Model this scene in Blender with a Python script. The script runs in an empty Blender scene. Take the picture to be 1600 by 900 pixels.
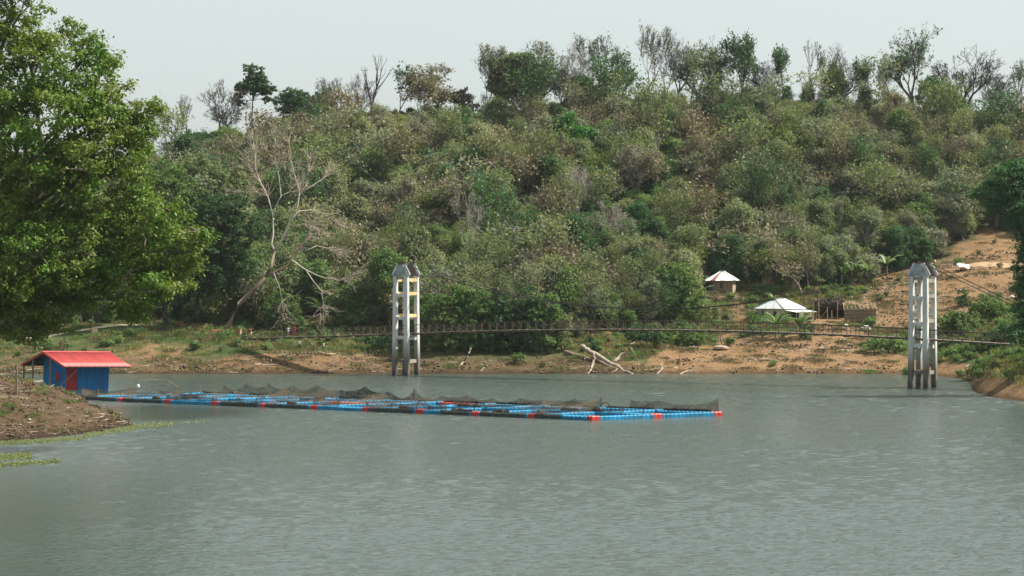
import bpy, math, random
import numpy as np
from mathutils import Vector, Matrix

R = math.radians
SC = bpy.context.scene
COL = SC.collection

# ------------------------------------------------------------------ camera
F = 4000.0            # focal length in pixels of the 1600 px wide picture
HC = 14.2             # camera height above the water
PY0 = 428.0           # row of the horizon
cam = bpy.data.cameras.new('camera')
cam.sensor_width = 36.0
cam.lens = 36.0 * F / 1600.0
cam.shift_y = -(450.0 - PY0) / 1600.0
cam.clip_start = 1.0
cam.clip_end = 6000.0
camo = bpy.data.objects.new('camera', cam)
COL.objects.link(camo)
camo.location = (0, 0, HC)
camo.rotation_euler = (R(90), 0, 0)
SC.camera = camo

# ------------------------------------------------------------------ sky, sun, exposure
TO_SUN = Vector((0.70, 0.08, 0.86)).normalized()
w = bpy.data.worlds.new('World')
SC.world = w
w.use_nodes = True
nt = w.node_tree
nt.nodes.clear()
sky = nt.nodes.new('ShaderNodeTexSky')
sky.sky_type = 'NISHITA'
sky.sun_disc = False
sky.sun_elevation = math.asin(TO_SUN.z)
sky.sun_rotation = math.atan2(TO_SUN.x, TO_SUN.y)
sky.altitude = 0.0
sky.air_density = 1.3
sky.dust_density = 3.0
sky.ozone_density = 1.5
hsv = nt.nodes.new('ShaderNodeHueSaturation')
hsv.inputs['Saturation'].default_value = 0.45
tint = nt.nodes.new('ShaderNodeMix')
tint.data_type = 'RGBA'; tint.blend_type = 'MULTIPLY'
tint.inputs[0].default_value = 1.0
tint.inputs[7].default_value = (0.92, 0.985, 1.0, 1)
bg = nt.nodes.new('ShaderNodeBackground')
bg.inputs['Strength'].default_value = 0.112
out = nt.nodes.new('ShaderNodeOutputWorld')
nt.links.new(sky.outputs[0], hsv.inputs['Color'])
nt.links.new(hsv.outputs[0], tint.inputs[6])
veil = nt.nodes.new('ShaderNodeMix')          # even pale veil of a hazy dry season sky
veil.data_type = 'RGBA'
veil.inputs[0].default_value = 0.62
veil.inputs[7].default_value = (3.2, 3.5, 3.5, 1)
nt.links.new(tint.outputs[2], veil.inputs[6])
nt.links.new(veil.outputs[2], bg.inputs[0])
nt.links.new(bg.outputs[0], out.inputs[0])

sun = bpy.data.lights.new('sun', 'SUN')
sun.energy = 5.0
sun.angle = R(1.2)
sun.color = (1.0, 0.93, 0.82)
suno = bpy.data.objects.new('sun', sun)
COL.objects.link(suno)
suno.rotation_euler = TO_SUN.to_track_quat('Z', 'Y').to_euler()
suno.location = (60, 300, 160)

SC.view_settings.view_transform = 'Standard'
SC.view_settings.look = 'None'
SC.view_settings.exposure = 0.97
SC.view_settings.gamma = 1.0
SC.render.engine = 'CYCLES'
SC.cycles.max_bounces = 6
SC.cycles.transparent_max_bounces = 24
SC.cycles.volume_bounces = 0
HAZE = 0.00004

# ------------------------------------------------------------------ small helpers
def at(px, py, Y):
    return Vector(((px - 800.0) * Y / F, Y, HC + (PY0 - py) * Y / F))

def mesh_np(name, V, Fq, mats=(), midx=None, smooth=False):
    """V (n,3), Fq list of (m,k) arrays"""
    me = bpy.data.meshes.new(name)
    V = np.asarray(V, dtype=np.float32)
    me.vertices.add(len(V)); me.vertices.foreach_set('co', V.ravel())
    if not isinstance(Fq, (list, tuple)):
        Fq = [Fq]
    Fq = [np.asarray(f, dtype=np.int32) for f in Fq if len(f)]
    loops = np.concatenate([f.ravel() for f in Fq])
    tot = np.concatenate([np.full(len(f), f.shape[1], np.int32) for f in Fq])
    start = np.concatenate([[0], np.cumsum(tot)[:-1]]).astype(np.int32)
    me.loops.add(len(loops)); me.loops.foreach_set('vertex_index', loops)
    me.polygons.add(len(tot)); me.polygons.foreach_set('loop_start', start)
    if midx is not None:
        me.polygons.foreach_set('material_index', np.asarray(midx, np.int32))
    if smooth:
        me.polygons.foreach_set('use_smooth', np.ones(len(tot), bool))
    me.update(calc_edges=True)
    for m in mats:
        me.materials.append(m)
    return me

class MB:
    """collects shapes into one mesh"""
    def __init__(s):
        s.v = []; s.f = []
    def add(s, V, Fc):
        b = len(s.v)
        s.v.extend([tuple(p) for p in V])
        s.f.extend([tuple(b + i for i in f) for f in Fc])
    def box(s, c, size, M=None, bev=0.0):
        hx, hy, hz = size[0]/2, size[1]/2, size[2]/2
        if bev <= 0:
            P = [Vector((x*hx, y*hy, z*hz)) for z in (-1, 1) for y in (-1, 1) for x in (-1, 1)]
            Fc = [(0,2,3,1),(4,5,7,6),(0,1,5,4),(2,6,7,3),(0,4,6,2),(1,3,7,5)]
        else:
            e = bev
            P = []
            for z, k in ((-hz, 0), (hz-e, 0), (hz, e)):
                P += [Vector((-hx+k, -hy+k, z)), Vector((hx-k, -hy+k, z)), Vector((hx-k, hy-k, z)), Vector((-hx+k, hy-k, z))]
            Fc = [(3,2,1,0), (8,9,10,11)]
            for L in (0, 4):
                for i in range(4):
                    j = (i+1) % 4
                    Fc.append((L+i, L+j, L+4+j, L+4+i))
        c = Vector(c)
        if M is not None:
            P = [M @ p + c for p in P]
        else:
            P = [p + c for p in P]
        s.add(P, Fc); return s
    def beam(s, a, b, wx, wz=None, up=(0, 0, 1)):
        a = Vector(a); b = Vector(b); wz = wz or wx
        d = (b - a); L = d.length
        if L < 1e-6: return s
        d.normalize(); u = Vector(up)
        if abs(d.dot(u)) > 0.98: u = Vector((1, 0, 0))
        x = d.cross(u).normalized(); z = x.cross(d).normalized()
        P = []
        for p in (a, b):
            for sx, sz in ((-1,-1),(1,-1),(1,1),(-1,1)):
                P.append(p + x*(sx*wx/2) + z*(sz*wz/2))
        s.add(P, [(0,1,2,3),(7,6,5,4),(0,4,5,1),(1,5,6,2),(2,6,7,3),(3,7,4,0)])
        return s
    def tube(s, pts, rad, n=6):
        pts = [Vector(p) for p in pts]
        if not hasattr(rad, '__len__'): rad = [rad]*len(pts)
        rings = []
        for i, p in enumerate(pts):
            d = (pts[min(i+1, len(pts)-1)] - pts[max(i-1, 0)]).normalized()
            u = Vector((0, 0, 1)) if abs(d.z) < 0.9 else Vector((1, 0, 0))
            x = d.cross(u).normalized(); z = x.cross(d).normalized()
            rings.append([p + (x*math.cos(2*math.pi*k/n) + z*math.sin(2*math.pi*k/n))*rad[i] for k in range(n)])
        V = [q for r_ in rings for q in r_]
        Fc = []
        for i in range(len(pts)-1):
            for k in range(n):
                l = (k+1) % n
                Fc.append((i*n+k, i*n+l, (i+1)*n+l, (i+1)*n+k))
        Fc.append(tuple(range(n-1, -1, -1))); Fc.append(tuple((len(pts)-1)*n+k for k in range(n)))
        s.add(V, Fc); return s
    def mesh(s, name, mat, smooth=False):
        me = bpy.data.meshes.new(name)
        me.from_pydata(s.v, [], s.f)
        if smooth:
            for p in me.polygons: p.use_smooth = True
        if mat: me.materials.append(mat)
        me.update()
        return me
    def build(s, name, mat, parent=None, smooth=False, loc=None):
        return link(name, s.mesh(name, mat, smooth), parent, loc)

def link(name, data, parent=None, loc=None, rot=None, scale=None, mat=None):
    o = bpy.data.objects.new(name, data)
    COL.objects.link(o)
    if parent is not None: o.parent = parent
    if loc is not None: o.location = loc
    if rot is not None: o.rotation_euler = rot
    if scale is not None: o.scale = scale
    if mat is not None:
        for s in o.material_slots:
            s.link = 'OBJECT'; s.material = mat
    return o

def tag(o, label=None, cat=None, group=None, kind=None):
    if label: o['label'] = label
    if cat: o['category'] = cat
    if group: o['group'] = group
    if kind: o['kind'] = kind
    return o

def thing(name, label, cat, loc=(0, 0, 0), rotz=0.0, group=None):
    o = link(name, None, None, loc, (0, 0, rotz))
    o.empty_display_size = 0.3
    return tag(o, label, cat, group)

# value noise -------------------------------------------------------
def _h(ix, iy, s):
    n = (ix.astype(np.int64)*374761393 + iy.astype(np.int64)*668265263 + s*982451653) & 0x7fffffff
    n = ((n ^ (n >> 13)) * 1274126177) & 0x7fffffff
    return ((n ^ (n >> 16)) & 0xffff) / 65535.0
def vnoise(x, y, s=0):
    x = np.asarray(x, float); y = np.asarray(y, float)
    ix = np.floor(x); iy = np.floor(y); fx = x-ix; fy = y-iy
    fx = fx*fx*(3-2*fx); fy = fy*fy*(3-2*fy)
    a = _h(ix, iy, s); b = _h(ix+1, iy, s); c = _h(ix, iy+1, s); d = _h(ix+1, iy+1, s)
    return (a*(1-fx)+b*fx)*(1-fy) + (c*(1-fx)+d*fx)*fy
def fbm(x, y, s=0, o=4):
    t = 0; a = 0.5
    for i in range(o):
        t = t + a*(vnoise(x*2**i, y*2**i, s+i*17)-0.5)*2; a *= 0.5
    return t

# materials ---------------------------------------------------------
def mat(name):
    m = bpy.data.materials.new(name); m.use_nodes = True
    t = m.node_tree; t.nodes.clear()
    o = t.nodes.new('ShaderNodeOutputMaterial')
    return m, t, o
def N(t, ty, **kw):
    n = t.nodes.new(ty)
    for k, v in kw.items():
        if k.startswith('i_'):
            n.inputs[k[2:].replace('_', ' ')].default_value = v
        else: setattr(n, k, v)
    return n
def mixc(t, fac, a, b, mode='MIX'):
    n = t.nodes.new('ShaderNodeMix'); n.data_type = 'RGBA'; n.blend_type = mode
    for k, v in ((0, fac), (6, a), (7, b)):
        if isinstance(v, (int, float)): n.inputs[k].default_value = v
        elif isinstance(v, tuple): n.inputs[k].default_value = v if len(v) == 4 else (*v, 1)
        else: t.links.new(v, n.inputs[k])
    return n.outputs[2]
def ramp(t, fac, stops):
    n = t.nodes.new('ShaderNodeValToRGB')
    e = n.color_ramp.elements
    while len(e) < len(stops): e.new(0.5)
    for x, (p, c) in zip(e, stops):
        x.position = p
        x.color = (c, c, c, 1) if isinstance(c, (int, float)) else (*c, 1)
    t.links.new(fac, n.inputs[0])
    return n.outputs[0]
def math_(t, op, a, b=0.0):
    n = t.nodes.new('ShaderNodeMath'); n.operation = op
    for k, v in ((0, a), (1, b)):
        if isinstance(v, (int, float)): n.inputs[k].default_value = v
        else: t.links.new(v, n.inputs[k])
    return n.outputs[0]
def noise(t, vec, scale, detail=4.0, rough=0.55):
    n = t.nodes.new('ShaderNodeTexNoise')
    n.inputs['Scale'].default_value = scale; n.inputs['Detail'].default_value = detail
    n.inputs['Roughness'].default_value = rough
    if vec is not None: t.links.new(vec, n.inputs['Vector'])
    return n.outputs[0]

def plain(name, c1, c2=None, scale=3.0, rough=0.8, bump=0.0, spec=0.25, metal=0.0, stretch=(1, 1, 1)):
    """weathered surface: two tones in noise, plus small random shift between objects"""
    m, t, o = mat(name)
    c2 = c2 or tuple(x*0.6 for x in c1)
    tc = N(t, 'ShaderNodeTexCoord'); mp = N(t, 'ShaderNodeMapping')
    mp.inputs['Scale'].default_value = stretch
    t.links.new(tc.outputs['Object'], mp.inputs[0])
    f = noise(t, mp.outputs[0], scale, 6, 0.65)
    col = mixc(t, ramp(t, f, [(0.35, 0.0), (0.68, 1.0)]), c1, c2)
    oi = N(t, 'ShaderNodeObjectInfo')
    br = math_(t, 'MULTIPLY_ADD', oi.outputs['Random'], 0.18); t.nodes[-1].inputs[2].default_value = 0.91
    h = N(t, 'ShaderNodeHueSaturation'); t.links.new(col, h.inputs['Color']); t.links.new(br, h.inputs['Value'])
    b = N(t, 'ShaderNodeBsdfPrincipled')
    b.inputs['Roughness'].default_value = rough; b.inputs['Metallic'].default_value = metal
    b.inputs['Specular IOR Level'].default_value = spec
    t.links.new(h.outputs[0], b.inputs['Base Color'])
    if bump:
        bp = N(t, 'ShaderNodeBump'); bp.inputs['Strength'].default_value = bump; bp.inputs['Distance'].default_value = 0.05
        t.links.new(f, bp.inputs['Height']); t.links.new(bp.outputs[0], b.inputs['Normal'])
    t.links.new(b.outputs[0], o.inputs[0])
    return m

def leafmat(name, c1, c2, c3=None, trans=0.36, gloss=0.012, pscale=0.06):
    """leaves: tone per leaf, per plant and in wide patches over the hillside"""
    m, t, o = mat(name)
    g = N(t, 'ShaderNodeNewGeometry'); oi = N(t, 'ShaderNodeObjectInfo')
    col = mixc(t, g.outputs['Random Per Island'], c1, c2)
    if c3:
        p = noise(t, g.outputs['Position'], pscale, 3)
        a = math_(t, 'ADD', p, math_(t, 'MULTIPLY', oi.outputs['Random'], 0.4))
        col = mixc(t, ramp(t, a, [(0.58, 0.0), (0.85, 0.9)]), col, c3)
    v = math_(t, 'MULTIPLY_ADD', oi.outputs['Random'], 0.36); t.nodes[-1].inputs[2].default_value = 0.82
    h = N(t, 'ShaderNodeHueSaturation'); t.links.new(col, h.inputs['Color']); t.links.new(v, h.inputs['Value'])
    hu = math_(t, 'MULTIPLY_ADD', oi.outputs['Random'], 0.03); t.nodes[-1].inputs[2].default_value = 0.485
    t.links.new(hu, h.inputs['Hue'])
    d = N(t, 'ShaderNodeBsdfDiffuse'); tr = N(t, 'ShaderNodeBsdfTranslucent'); gl = N(t, 'ShaderNodeBsdfGlossy')
    gl.inputs['Roughness'].default_value = 0.5
    gl.inputs['Color'].default_value = (0.8, 0.85, 0.8, 1)
    tcol = mixc(t, 1.0, h.outputs[0], (1.15, 1.25, 0.55), 'MULTIPLY')
    t.links.new(h.outputs[0], d.inputs[0]); t.links.new(tcol, tr.inputs[0])
    m1 = N(t, 'ShaderNodeMixShader'); m1.inputs[0].default_value = trans
    t.links.new(d.outputs[0], m1.inputs[1]); t.links.new(tr.outputs[0], m1.inputs[2])
    m2 = N(t, 'ShaderNodeMixShader'); m2.inputs[0].default_value = gloss
    t.links.new(m1.outputs[0], m2.inputs[1]); t.links.new(gl.outputs[0], m2.inputs[2])
    t.links.new(m2.outputs[0], o.inputs[0])
    return m
# ------------------------------------------------------------------ terrain
PRE = [(-200, 15), (0, 12.4), (25, 10), (60, 3), (75, -1), (90, -3)]
RIDGE = [(-700, 272), (0, 272), (235, 270), (300, 256), (400, 228), (500, 208), (600, 200), (750, 196), (850, 180),
         (1000, 163), (1200, 160), (1400, 172), (1500, 192), (1600, 208), (1800, 215), (2400, 220)]
def ridge_z(px, Y):
    py = np.interp(px, [a for a, b in RIDGE], [b for a, b in RIDGE])
    return HC + (PY0 - py)*Y/F
def colz(px, pts, foot):
    """near points, then straight-ish slope from the foot (Y,Z) to the ridge"""
    Yr = 520.0
    Zr = ridge_z(px, Yr)
    y0, z0 = foot
    p = list(PRE) + pts + [foot]
    for k, b in ((0.25, -0.012), (0.5, 0.02), (0.8, 0.045)):
        p.append((y0 + (Yr-y0)*k, z0 + (Zr-z0)*(k+b)))
    p += [(Yr, Zr), (Yr+12, Zr-1.0), (Yr+60, Zr-14), (Yr+140, Zr*0.45), (1000, 18), (2400, 24)]
    return p
SHORE = [(348, -2.5), (361, -0.5), (365, 0.15)]
COLS = {
 -700: colz(-700, [(110, -3), (140, 0), (160, 3), (220, 6), (300, 6), (380, 7)], (410, 9)),
 -300: colz(-300, [(110, -3), (150, -0.5), (158, 1), (200, 4.5), (255, 5.6), (290, 4), (308, 0), (318, -2)] + SHORE + [(372, 2), (388, 4.8)], (408, 8)),
 -80: colz(-80, [(160, -3), (206, -1.4), (213, 0), (226, 3.0), (244, 5.2), (270, 4.6), (292, 0.4), (305, -2)] + SHORE + [(372, 2.2), (386, 4.5), (400, 5.2)], (414, 8)),
 0: colz(0, [(170, -3), (212, -0.8), (217, 0), (230, 2.5), (243, 4.4), (254, 4.3), (268, 0), (276, -2)] + SHORE + [(372, 2.3), (385, 4.3), (400, 5.2)], (416, 8)),
 60: colz(60, [(180, -3), (216, -0.8), (221, 0), (232, 2.0), (245, 3.6), (253, 3.2), (265, 0), (273, -2)] + SHORE + [(371, 2.3), (381, 4.3), (398, 5.6)], (416, 8.2)),
 100: colz(100, [(185, -3), (220, -0.8), (224.5, 0), (234, 1.6), (246, 2.8), (252, 2.3), (262, 0), (270, -2)] + SHORE + [(371, 2.3), (380, 4.3), (396, 6.0)], (416, 8.5)),
 150: colz(150, [(190, -3), (226, -0.7), (230, 0), (243, 1.5), (248, 1.2), (256, 0), (264, -2)] + SHORE + [(370, 2.0), (379, 4.4), (394, 6.2)], (416, 8.8)),
 207: colz(207, [(200, -3), (234, -0.8), (239, -0.02), (242, 0.25), (245, -0.02), (250, -1), (256, -2)] + SHORE + [(370, 1.7), (378, 4.2), (392, 6.0), (400, 6.5)], (416, 8.8)),
 232: colz(232, [(200, -3), (240, -0.8), (256, -2)] + SHORE + [(370, 1.7), (378, 4.2), (392, 6.0), (400, 6.5)], (416, 8.8)),
 330: colz(330, SHORE + [(369, 1.6), (378, 4.1), (391, 5.6), (400, 6.2)], (415, 8.2)),
 400: colz(400, SHORE + [(368, 1.3), (374, 2.9), (384, 4.2), (395, 5.2)], (408, 7.2)),
 460: colz(460, SHORE + [(368, 1.0), (373, 2.3), (384, 3.2), (396, 4.6)], (410, 7.4)),
 550: colz(550, SHORE + [(369, 1.0), (375, 2.1), (384, 2.8), (396, 4.8)], (410, 7.6)),
 605: colz(605, [(348, -2.5), (360, -0.4), (365, 0.1), (372, 1.0), (380, 2.2), (392, 4.6)], (405, 7.4)),
 700: colz(700, SHORE + [(370, 1.7), (378, 3.4), (388, 5.2)], (400, 7.8)),
 850: colz(850, SHORE + [(370, 1.7), (377, 3.2), (388, 5.0)], (400, 7.6)),
 950: colz(950, SHORE + [(371, 1.8), (380, 3.8), (390, 5.0)], (404, 7.4)),
 1050: colz(1050, SHORE + [(370, 1.6), (376, 2.9), (386, 3.6), (398, 5.6)], (410, 8.4)),
 1130: colz(1130, SHORE + [(371, 1.6), (381, 3.1), (394, 6.0), (404, 8.9), (410, 10.9), (418, 11.2)], (428, 14.0)),
 1170: colz(1170, SHORE + [(371, 1.7), (381, 3.6), (392, 6.3), (404, 8.6)], (416, 11.0)),
 1230: colz(1230, SHORE + [(371, 1.8), (382, 4.3), (389, 6.6), (393, 7.3), (404, 7.5), (412, 10.2)], (424, 13.2)),
 1330: colz(1330, SHORE + [(371, 1.8), (382, 4.1), (391, 6.5), (395, 7.0), (405, 7.2), (412, 10.6), (424, 12.8)], (436, 15.0)),
 1400: colz(1400, SHORE + [(371, 1.9), (382, 4.0), (392, 6.0), (402, 8.6), (412, 11.0), (422, 13.6)], (436, 16.0)),
 1450: colz(1450, [(340, -2.5), (356, -0.5), (362, 0.1), (370, 2.2), (382, 4.2), (394, 6.8), (406, 10.4), (418, 13.4), (428, 15.4)], (440, 17.0)),
 1500: colz(1500, [(250, -3), (318, -1.6), (340, -0.8), (350, 0.1), (358, 1.8), (374, 4.0), (390, 6.8), (404, 10.4), (416, 13.8), (424, 15.6), (432, 16.0)], (442, 19.0)),
 1530: colz(1530, [(250, -3), (300, -0.5), (304, 0.1), (311, 1.0), (325, 0.9), (345, 1.0), (366, 3.2), (386, 6.4), (402, 10.2), (416, 14.0), (424, 16.0), (433, 16.4)], (444, 20.0)),
 1570: colz(1570, [(240, -3), (288, -0.5), (292, 0.1), (303, 2.4), (312, 3.8), (330, 3.9), (352, 4.2), (376, 6.4), (402, 10.6), (416, 14.4), (424, 16.2), (433, 16.6)], (444, 20.6)),
 1620: colz(1620, [(230, -3), (278, -0.5), (282, 0.1), (296, 2.8), (307, 5.0), (330, 5.6), (356, 6.2), (380, 8.0), (402, 11.4), (416, 14.6), (424, 16.2), (434, 16.6)], (446, 20.6)),
 1800: colz(1800, [(190, -3), (236, 0), (262, 4.5), (300, 6.2), (350, 7.5), (400, 12), (425, 16)], (446, 20)),
 2400: colz(2400, [(110, -3), (150, 0), (180, 5), (300, 8), (400, 13)], (440, 18)),
}
PXG = np.arange(-700, 2401, 10.0)
YG = np.arange(-200, 2401, 1.0)
_ck = sorted(COLS)
_tab = np.array([np.interp(YG, [p[0] for p in COLS[k]], [p[1] for p in COLS[k]]) for k in _ck])
def _gauss(a, s, axis):
    n = int(3*s)+1
    k = np.exp(-0.5*(np.arange(-n, n+1)/s)**2); k /= k.sum()
    return np.apply_along_axis(lambda v: np.convolve(np.pad(v, n, mode='edge'), k, mode='valid'), axis, a)
_tab = np.array([np.interp(PXG, _ck, _tab[:, j]) for j in range(len(YG))]).T
_tab = _gauss(_tab, 1.2, 0)
_tab = _gauss(_tab, 1.1, 1)

def terr0(X, Y):
    X = np.asarray(X, float); Y = np.asarray(Y, float)
    px = np.clip(800 + F*X/np.maximum(Y, 110.0), PXG[0], PXG[-1]-0.01)
    i = (px-PXG[0])/10.0; j = np.clip(Y-YG[0], 0, len(YG)-1.01)
    i0 = np.minimum(i.astype(int), len(PXG)-2); j0 = j.astype(int)
    fi = i-i0; fj = j-j0
    return ((_tab[i0, j0]*(1-fi)+_tab[i0+1, j0]*fi)*(1-fj) + (_tab[i0, j0+1]*(1-fi)+_tab[i0+1, j0+1]*fi)*fj)
def terr(X, Y):
    X = np.asarray(X, float); Y = np.asarray(Y, float)
    z = terr0(X, Y)
    a = np.clip((z-0.1)/2.5, 0.0, 1.0)
    big = np.clip((Y-420)/40, 0, 1)*np.clip((560-Y)/40, 0, 1)
    cut = np.clip((X-38)/12, 0, 1)*np.clip((Y-378)/12, 0, 1)*np.clip((445-Y)/12, 0, 1)
    z = z + cut*0.8*(np.abs(fbm(X*0.10, Y*0.28, 71, 3))-0.25)
    z = z + a*0.35*fbm(X*0.16, Y*0.16, 3) + np.clip((z+0.6)/1.0, 0, 1)*0.10*fbm(X*0.9, Y*0.9, 9, 3) + big*2.6*fbm(X*0.035, Y*0.035, 21, 3)
    return z
def gz(x, y): return float(terr(np.array([x]), np.array([y]))[0])
_YY = np.concatenate([np.arange(205, 275, 0.25), np.arange(275, 540, 0.25)])
def ground(px, py, ymin=340.0):
    """where the line of sight through a picture point meets the ground"""
    Ys = _YY[_YY >= ymin]
    X = (px-800.0)*Ys/F
    zr = HC + (PY0-py)*Ys/F
    zt = terr(X, Ys)
    hit = np.nonzero(zt >= zr)[0]
    if len(hit): k = hit[0]
    else: k = int(np.argmax((zt-HC)/Ys))
    return Vector((X[k], Ys[k], zt[k]))

# bare earth spots on the banks: (column, row, half width, half height) in picture units, moved onto the ground
BARE = [(1090, 562, 75, 20), (1200, 565, 130, 22), (1350, 567, 90, 18), (1300, 530, 70, 18), (1270, 499, 60, 8), (1380, 480, 30, 30),
        (1405, 500, 60, 12), (1400, 445, 30, 26), (1530, 425, 110, 22), (1560, 402, 70, 30), (1585, 442, 60, 30), (1485, 445, 50, 34), (1430, 470, 40, 40), (1130, 462, 26, 8), (1160, 495, 14, 22),
        (1215, 540, 60, 14), (450, 566, 120, 12), (560, 566, 60, 10), (1500, 480, 30, 20), (1140, 535, 18, 18), (950, 505, 12, 18), (1550, 375, 22, 26), (1580, 388, 50, 26), (1540, 400, 40, 20)]
BARE_W = []
for (px, py, rx, ry) in BARE:
    g = ground(px, py)
    s = g.y/F
    BARE_W.append((g.x, g.z, rx*s, ry*s))
def bare(X, Z, Y):
    m = np.zeros_like(X)
    for (x, z, rx, rz) in BARE_W:
        d = ((X-x)/rx)**2 + ((Z-z)/rz)**2
        m = np.maximum(m, np.clip(1.5-d, 0, 1))
    return m*(Y > 340)

def axis(segs):
    o = []
    for a, b, s in segs:
        o.append(np.arange(a, b, s))
    o = np.concatenate(o)
    return np.append(o, segs[-1][1])
gx = axis([(-1500, -300, 80), (-300, -120, 8), (-120, -62, 1.6), (-62, -22, 0.55), (-22, 78, 1.0), (78, 120, 1.6), (120, 300, 8), (300, 1500, 80)])
gy = axis([(-200, 60, 14), (60, 200, 4), (200, 262, 0.55), (262, 280, 0.9), (280, 345, 1.4), (345, 440, 0.7), (440, 545, 1.3), (545, 640, 6), (640, 2300, 60)])
GX, GY = np.meshgrid(gx, gy)
GZ = terr(GX, GY)
nx, ny = len(gx), len(gy)
idx = np.arange(nx*ny).reshape(ny, nx)
quads = np.stack([idx[:-1, :-1].ravel(), idx[:-1, 1:].ravel(), idx[1:, 1:].ravel(), idx[1:, :-1].ravel()], 1)

def ground_material():
    m, t, o = mat('earth_and_grass')
    g = N(t, 'ShaderNodeNewGeometry'); sep = N(t, 'ShaderNodeSeparateXYZ'); t.links.new(g.outputs['Position'], sep.inputs[0])
    at_ = N(t, 'ShaderNodeAttribute', attribute_name='bare')
    mud_ = N(t, 'ShaderNodeAttribute', attribute_name='mud')
    P = g.outputs['Position']
    n1 = noise(t, P, 0.5, 8, 0.65); n2 = noise(t, P, 0.11, 4); n3 = noise(t, P, 2.4, 6, 0.7)
    soil = mixc(t, ramp(t, n1, [(0.3, 0.0), (0.7, 1.0)]), (0.29, 0.178, 0.088), (0.19, 0.115, 0.058))
    soil = mixc(t, ramp(t, n3, [(0.55, 0.0), (0.75, 0.8)]), soil, (0.33, 0.24, 0.135))
    n4 = noise(t, P, 1.1, 8, 0.75)
    soil = mixc(t, ramp(t, n4, [(0.34, 0.85), (0.47, 0.0)]), soil, (0.075, 0.052, 0.032))
    mpz = N(t, 'ShaderNodeMapping'); mpz.inputs['Scale'].default_value = (0.12, 0.12, 3.2); t.links.new(P, mpz.inputs[0])
    strand = noise(t, mpz.outputs[0], 1.0, 5, 0.7)      # old water lines
    soil = mixc(t, ramp(t, strand, [(0.52, 0.0), (0.68, 0.7)]), soil, (0.105, 0.075, 0.045))
    mud = mixc(t, ramp(t, n1, [(0.3, 0.0), (0.7, 1.0)]), (0.125, 0.080, 0.045), (0.075, 0.05, 0.03))
    mud = mixc(t, ramp(t, n3, [(0.52, 0.0), (0.75, 0.7)]), mud, (0.19, 0.13, 0.078))
    mud = mixc(t, ramp(t, n4, [(0.36, 0.9), (0.5, 0.0)]), mud, (0.04, 0.028, 0.018))
    grass = mixc(t, ramp(t, n1, [(0.35, 0.0), (0.65, 1.0)]), (0.06, 0.085, 0.026), (0.135, 0.11, 0.052))
    grass = mixc(t, ramp(t, n2, [(0.42, 0.0), (0.62, 0.8)]), grass, (0.042, 0.075, 0.022))
    f = math_(t, 'ADD', at_.outputs['Fac'], math_(t, 'MULTIPLY', math_(t, 'SUBTRACT', n1, 0.5), 1.6))
    f2 = math_(t, 'ADD', f, math_(t, 'MULTIPLY', math_(t, 'SUBTRACT', n3, 0.5), 0.7))
    col = mixc(t, ramp(t, f2, [(0.40, 0.0), (0.62, 1.0)]), grass, soil)
    fo_ = N(t, 'ShaderNodeAttribute', attribute_name='litter')
    col = mixc(t, fo_.outputs['Fac'], col, mixc(t, n1, (0.05, 0.04, 0.026), (0.085, 0.066, 0.042)))
    col = mixc(t, mud_.outputs['Fac'], col, mud)
    # wet, darker rim at the water
    z = math_(t, 'ADD', sep.outputs['Z'], math_(t, 'MULTIPLY', math_(t, 'SUBTRACT', n1, 0.5), 0.5))
    wet = ramp(t, z, [(0.15, 1.0), (0.70, 0.0)])
    col = mixc(t, wet, col, mixc(t, 1.0, col, (0.42, 0.40, 0.36), 'MULTIPLY'))
    b = N(t, 'ShaderNodeBsdfPrincipled'); b.inputs['Roughness'].default_value = 0.95
    b.inputs['Specular IOR Level'].default_value = 0.12
    t.links.new(col, b.inputs['Base Color'])
    bp = N(t, 'ShaderNodeBump'); bp.inputs['Strength'].default_value = 0.9; bp.inputs['Distance'].default_value = 0.6
    hh = math_(t, 'ADD', math_(t, 'ADD', n1, math_(t, 'MULTIPLY', n3, 0.4)), n4)
    t.links.new(hh, bp.inputs['Height']); t.links.new(bp.outputs[0], b.inputs['Normal'])
    t.links.new(b.outputs[0], o.inputs[0])
    return m
GM = ground_material()
gme = mesh_np('ground', np.stack([GX.ravel(), GY.ravel(), GZ.ravel()], 1), quads, [GM], smooth=True)
X_, Y_, Z_ = GX.ravel(), GY.ravel(), GZ.ravel()
PXV = 800+F*X_/np.maximum(Y_, 100)
shore_dry = np.interp(PXV, [0, 400, 480, 600, 650, 880, 1000, 1050, 1500, 1600], [0.45, 0.5, 0.62, 0.62, 0.5, 0.5, 0.6, 0.75, 0.75, 0.6])
bv = np.maximum(bare(X_, Z_, Y_), np.clip((2.3-Z_)/0.9, 0, 1)*shore_dry)
dry = np.clip(1-np.abs(PXV-250)/170, 0, 1)*np.clip((4.6-Z_)/1.2, 0, 1)*(Y_ > 340)
bv = np.maximum(bv, dry*0.62)
mudv = np.clip((300-Y_)/12, 0, 1)*(X_ < -20)
mudv = np.maximum(mudv, (Y_ > 340)*np.clip((PXV < 980)*1.0, 0, 1)*np.clip((2.6-Z_)/1.0, 0, 1)*np.where(PXV < 560, 0.45, 0.7))
bv = np.maximum(bv, ((Y_ < 330) & (X_ > 30))*np.clip((3.2-Z_)/2, 0.15, 0.6))
litv = np.clip((Y_-404)/14, 0, 1)*np.clip(1-bare(X_, Z_, Y_)*1.3, 0, 1)
for nm, v in (('bare', bv), ('mud', mudv), ('litter', litv)):
    a = gme.attributes.new(nm, 'FLOAT', 'POINT'); a.data.foreach_set('value', v.astype(np.float32))
tag(link('ground', gme), 'brown earth banks and wooded hill around the lake', None, None, 'structure')

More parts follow.
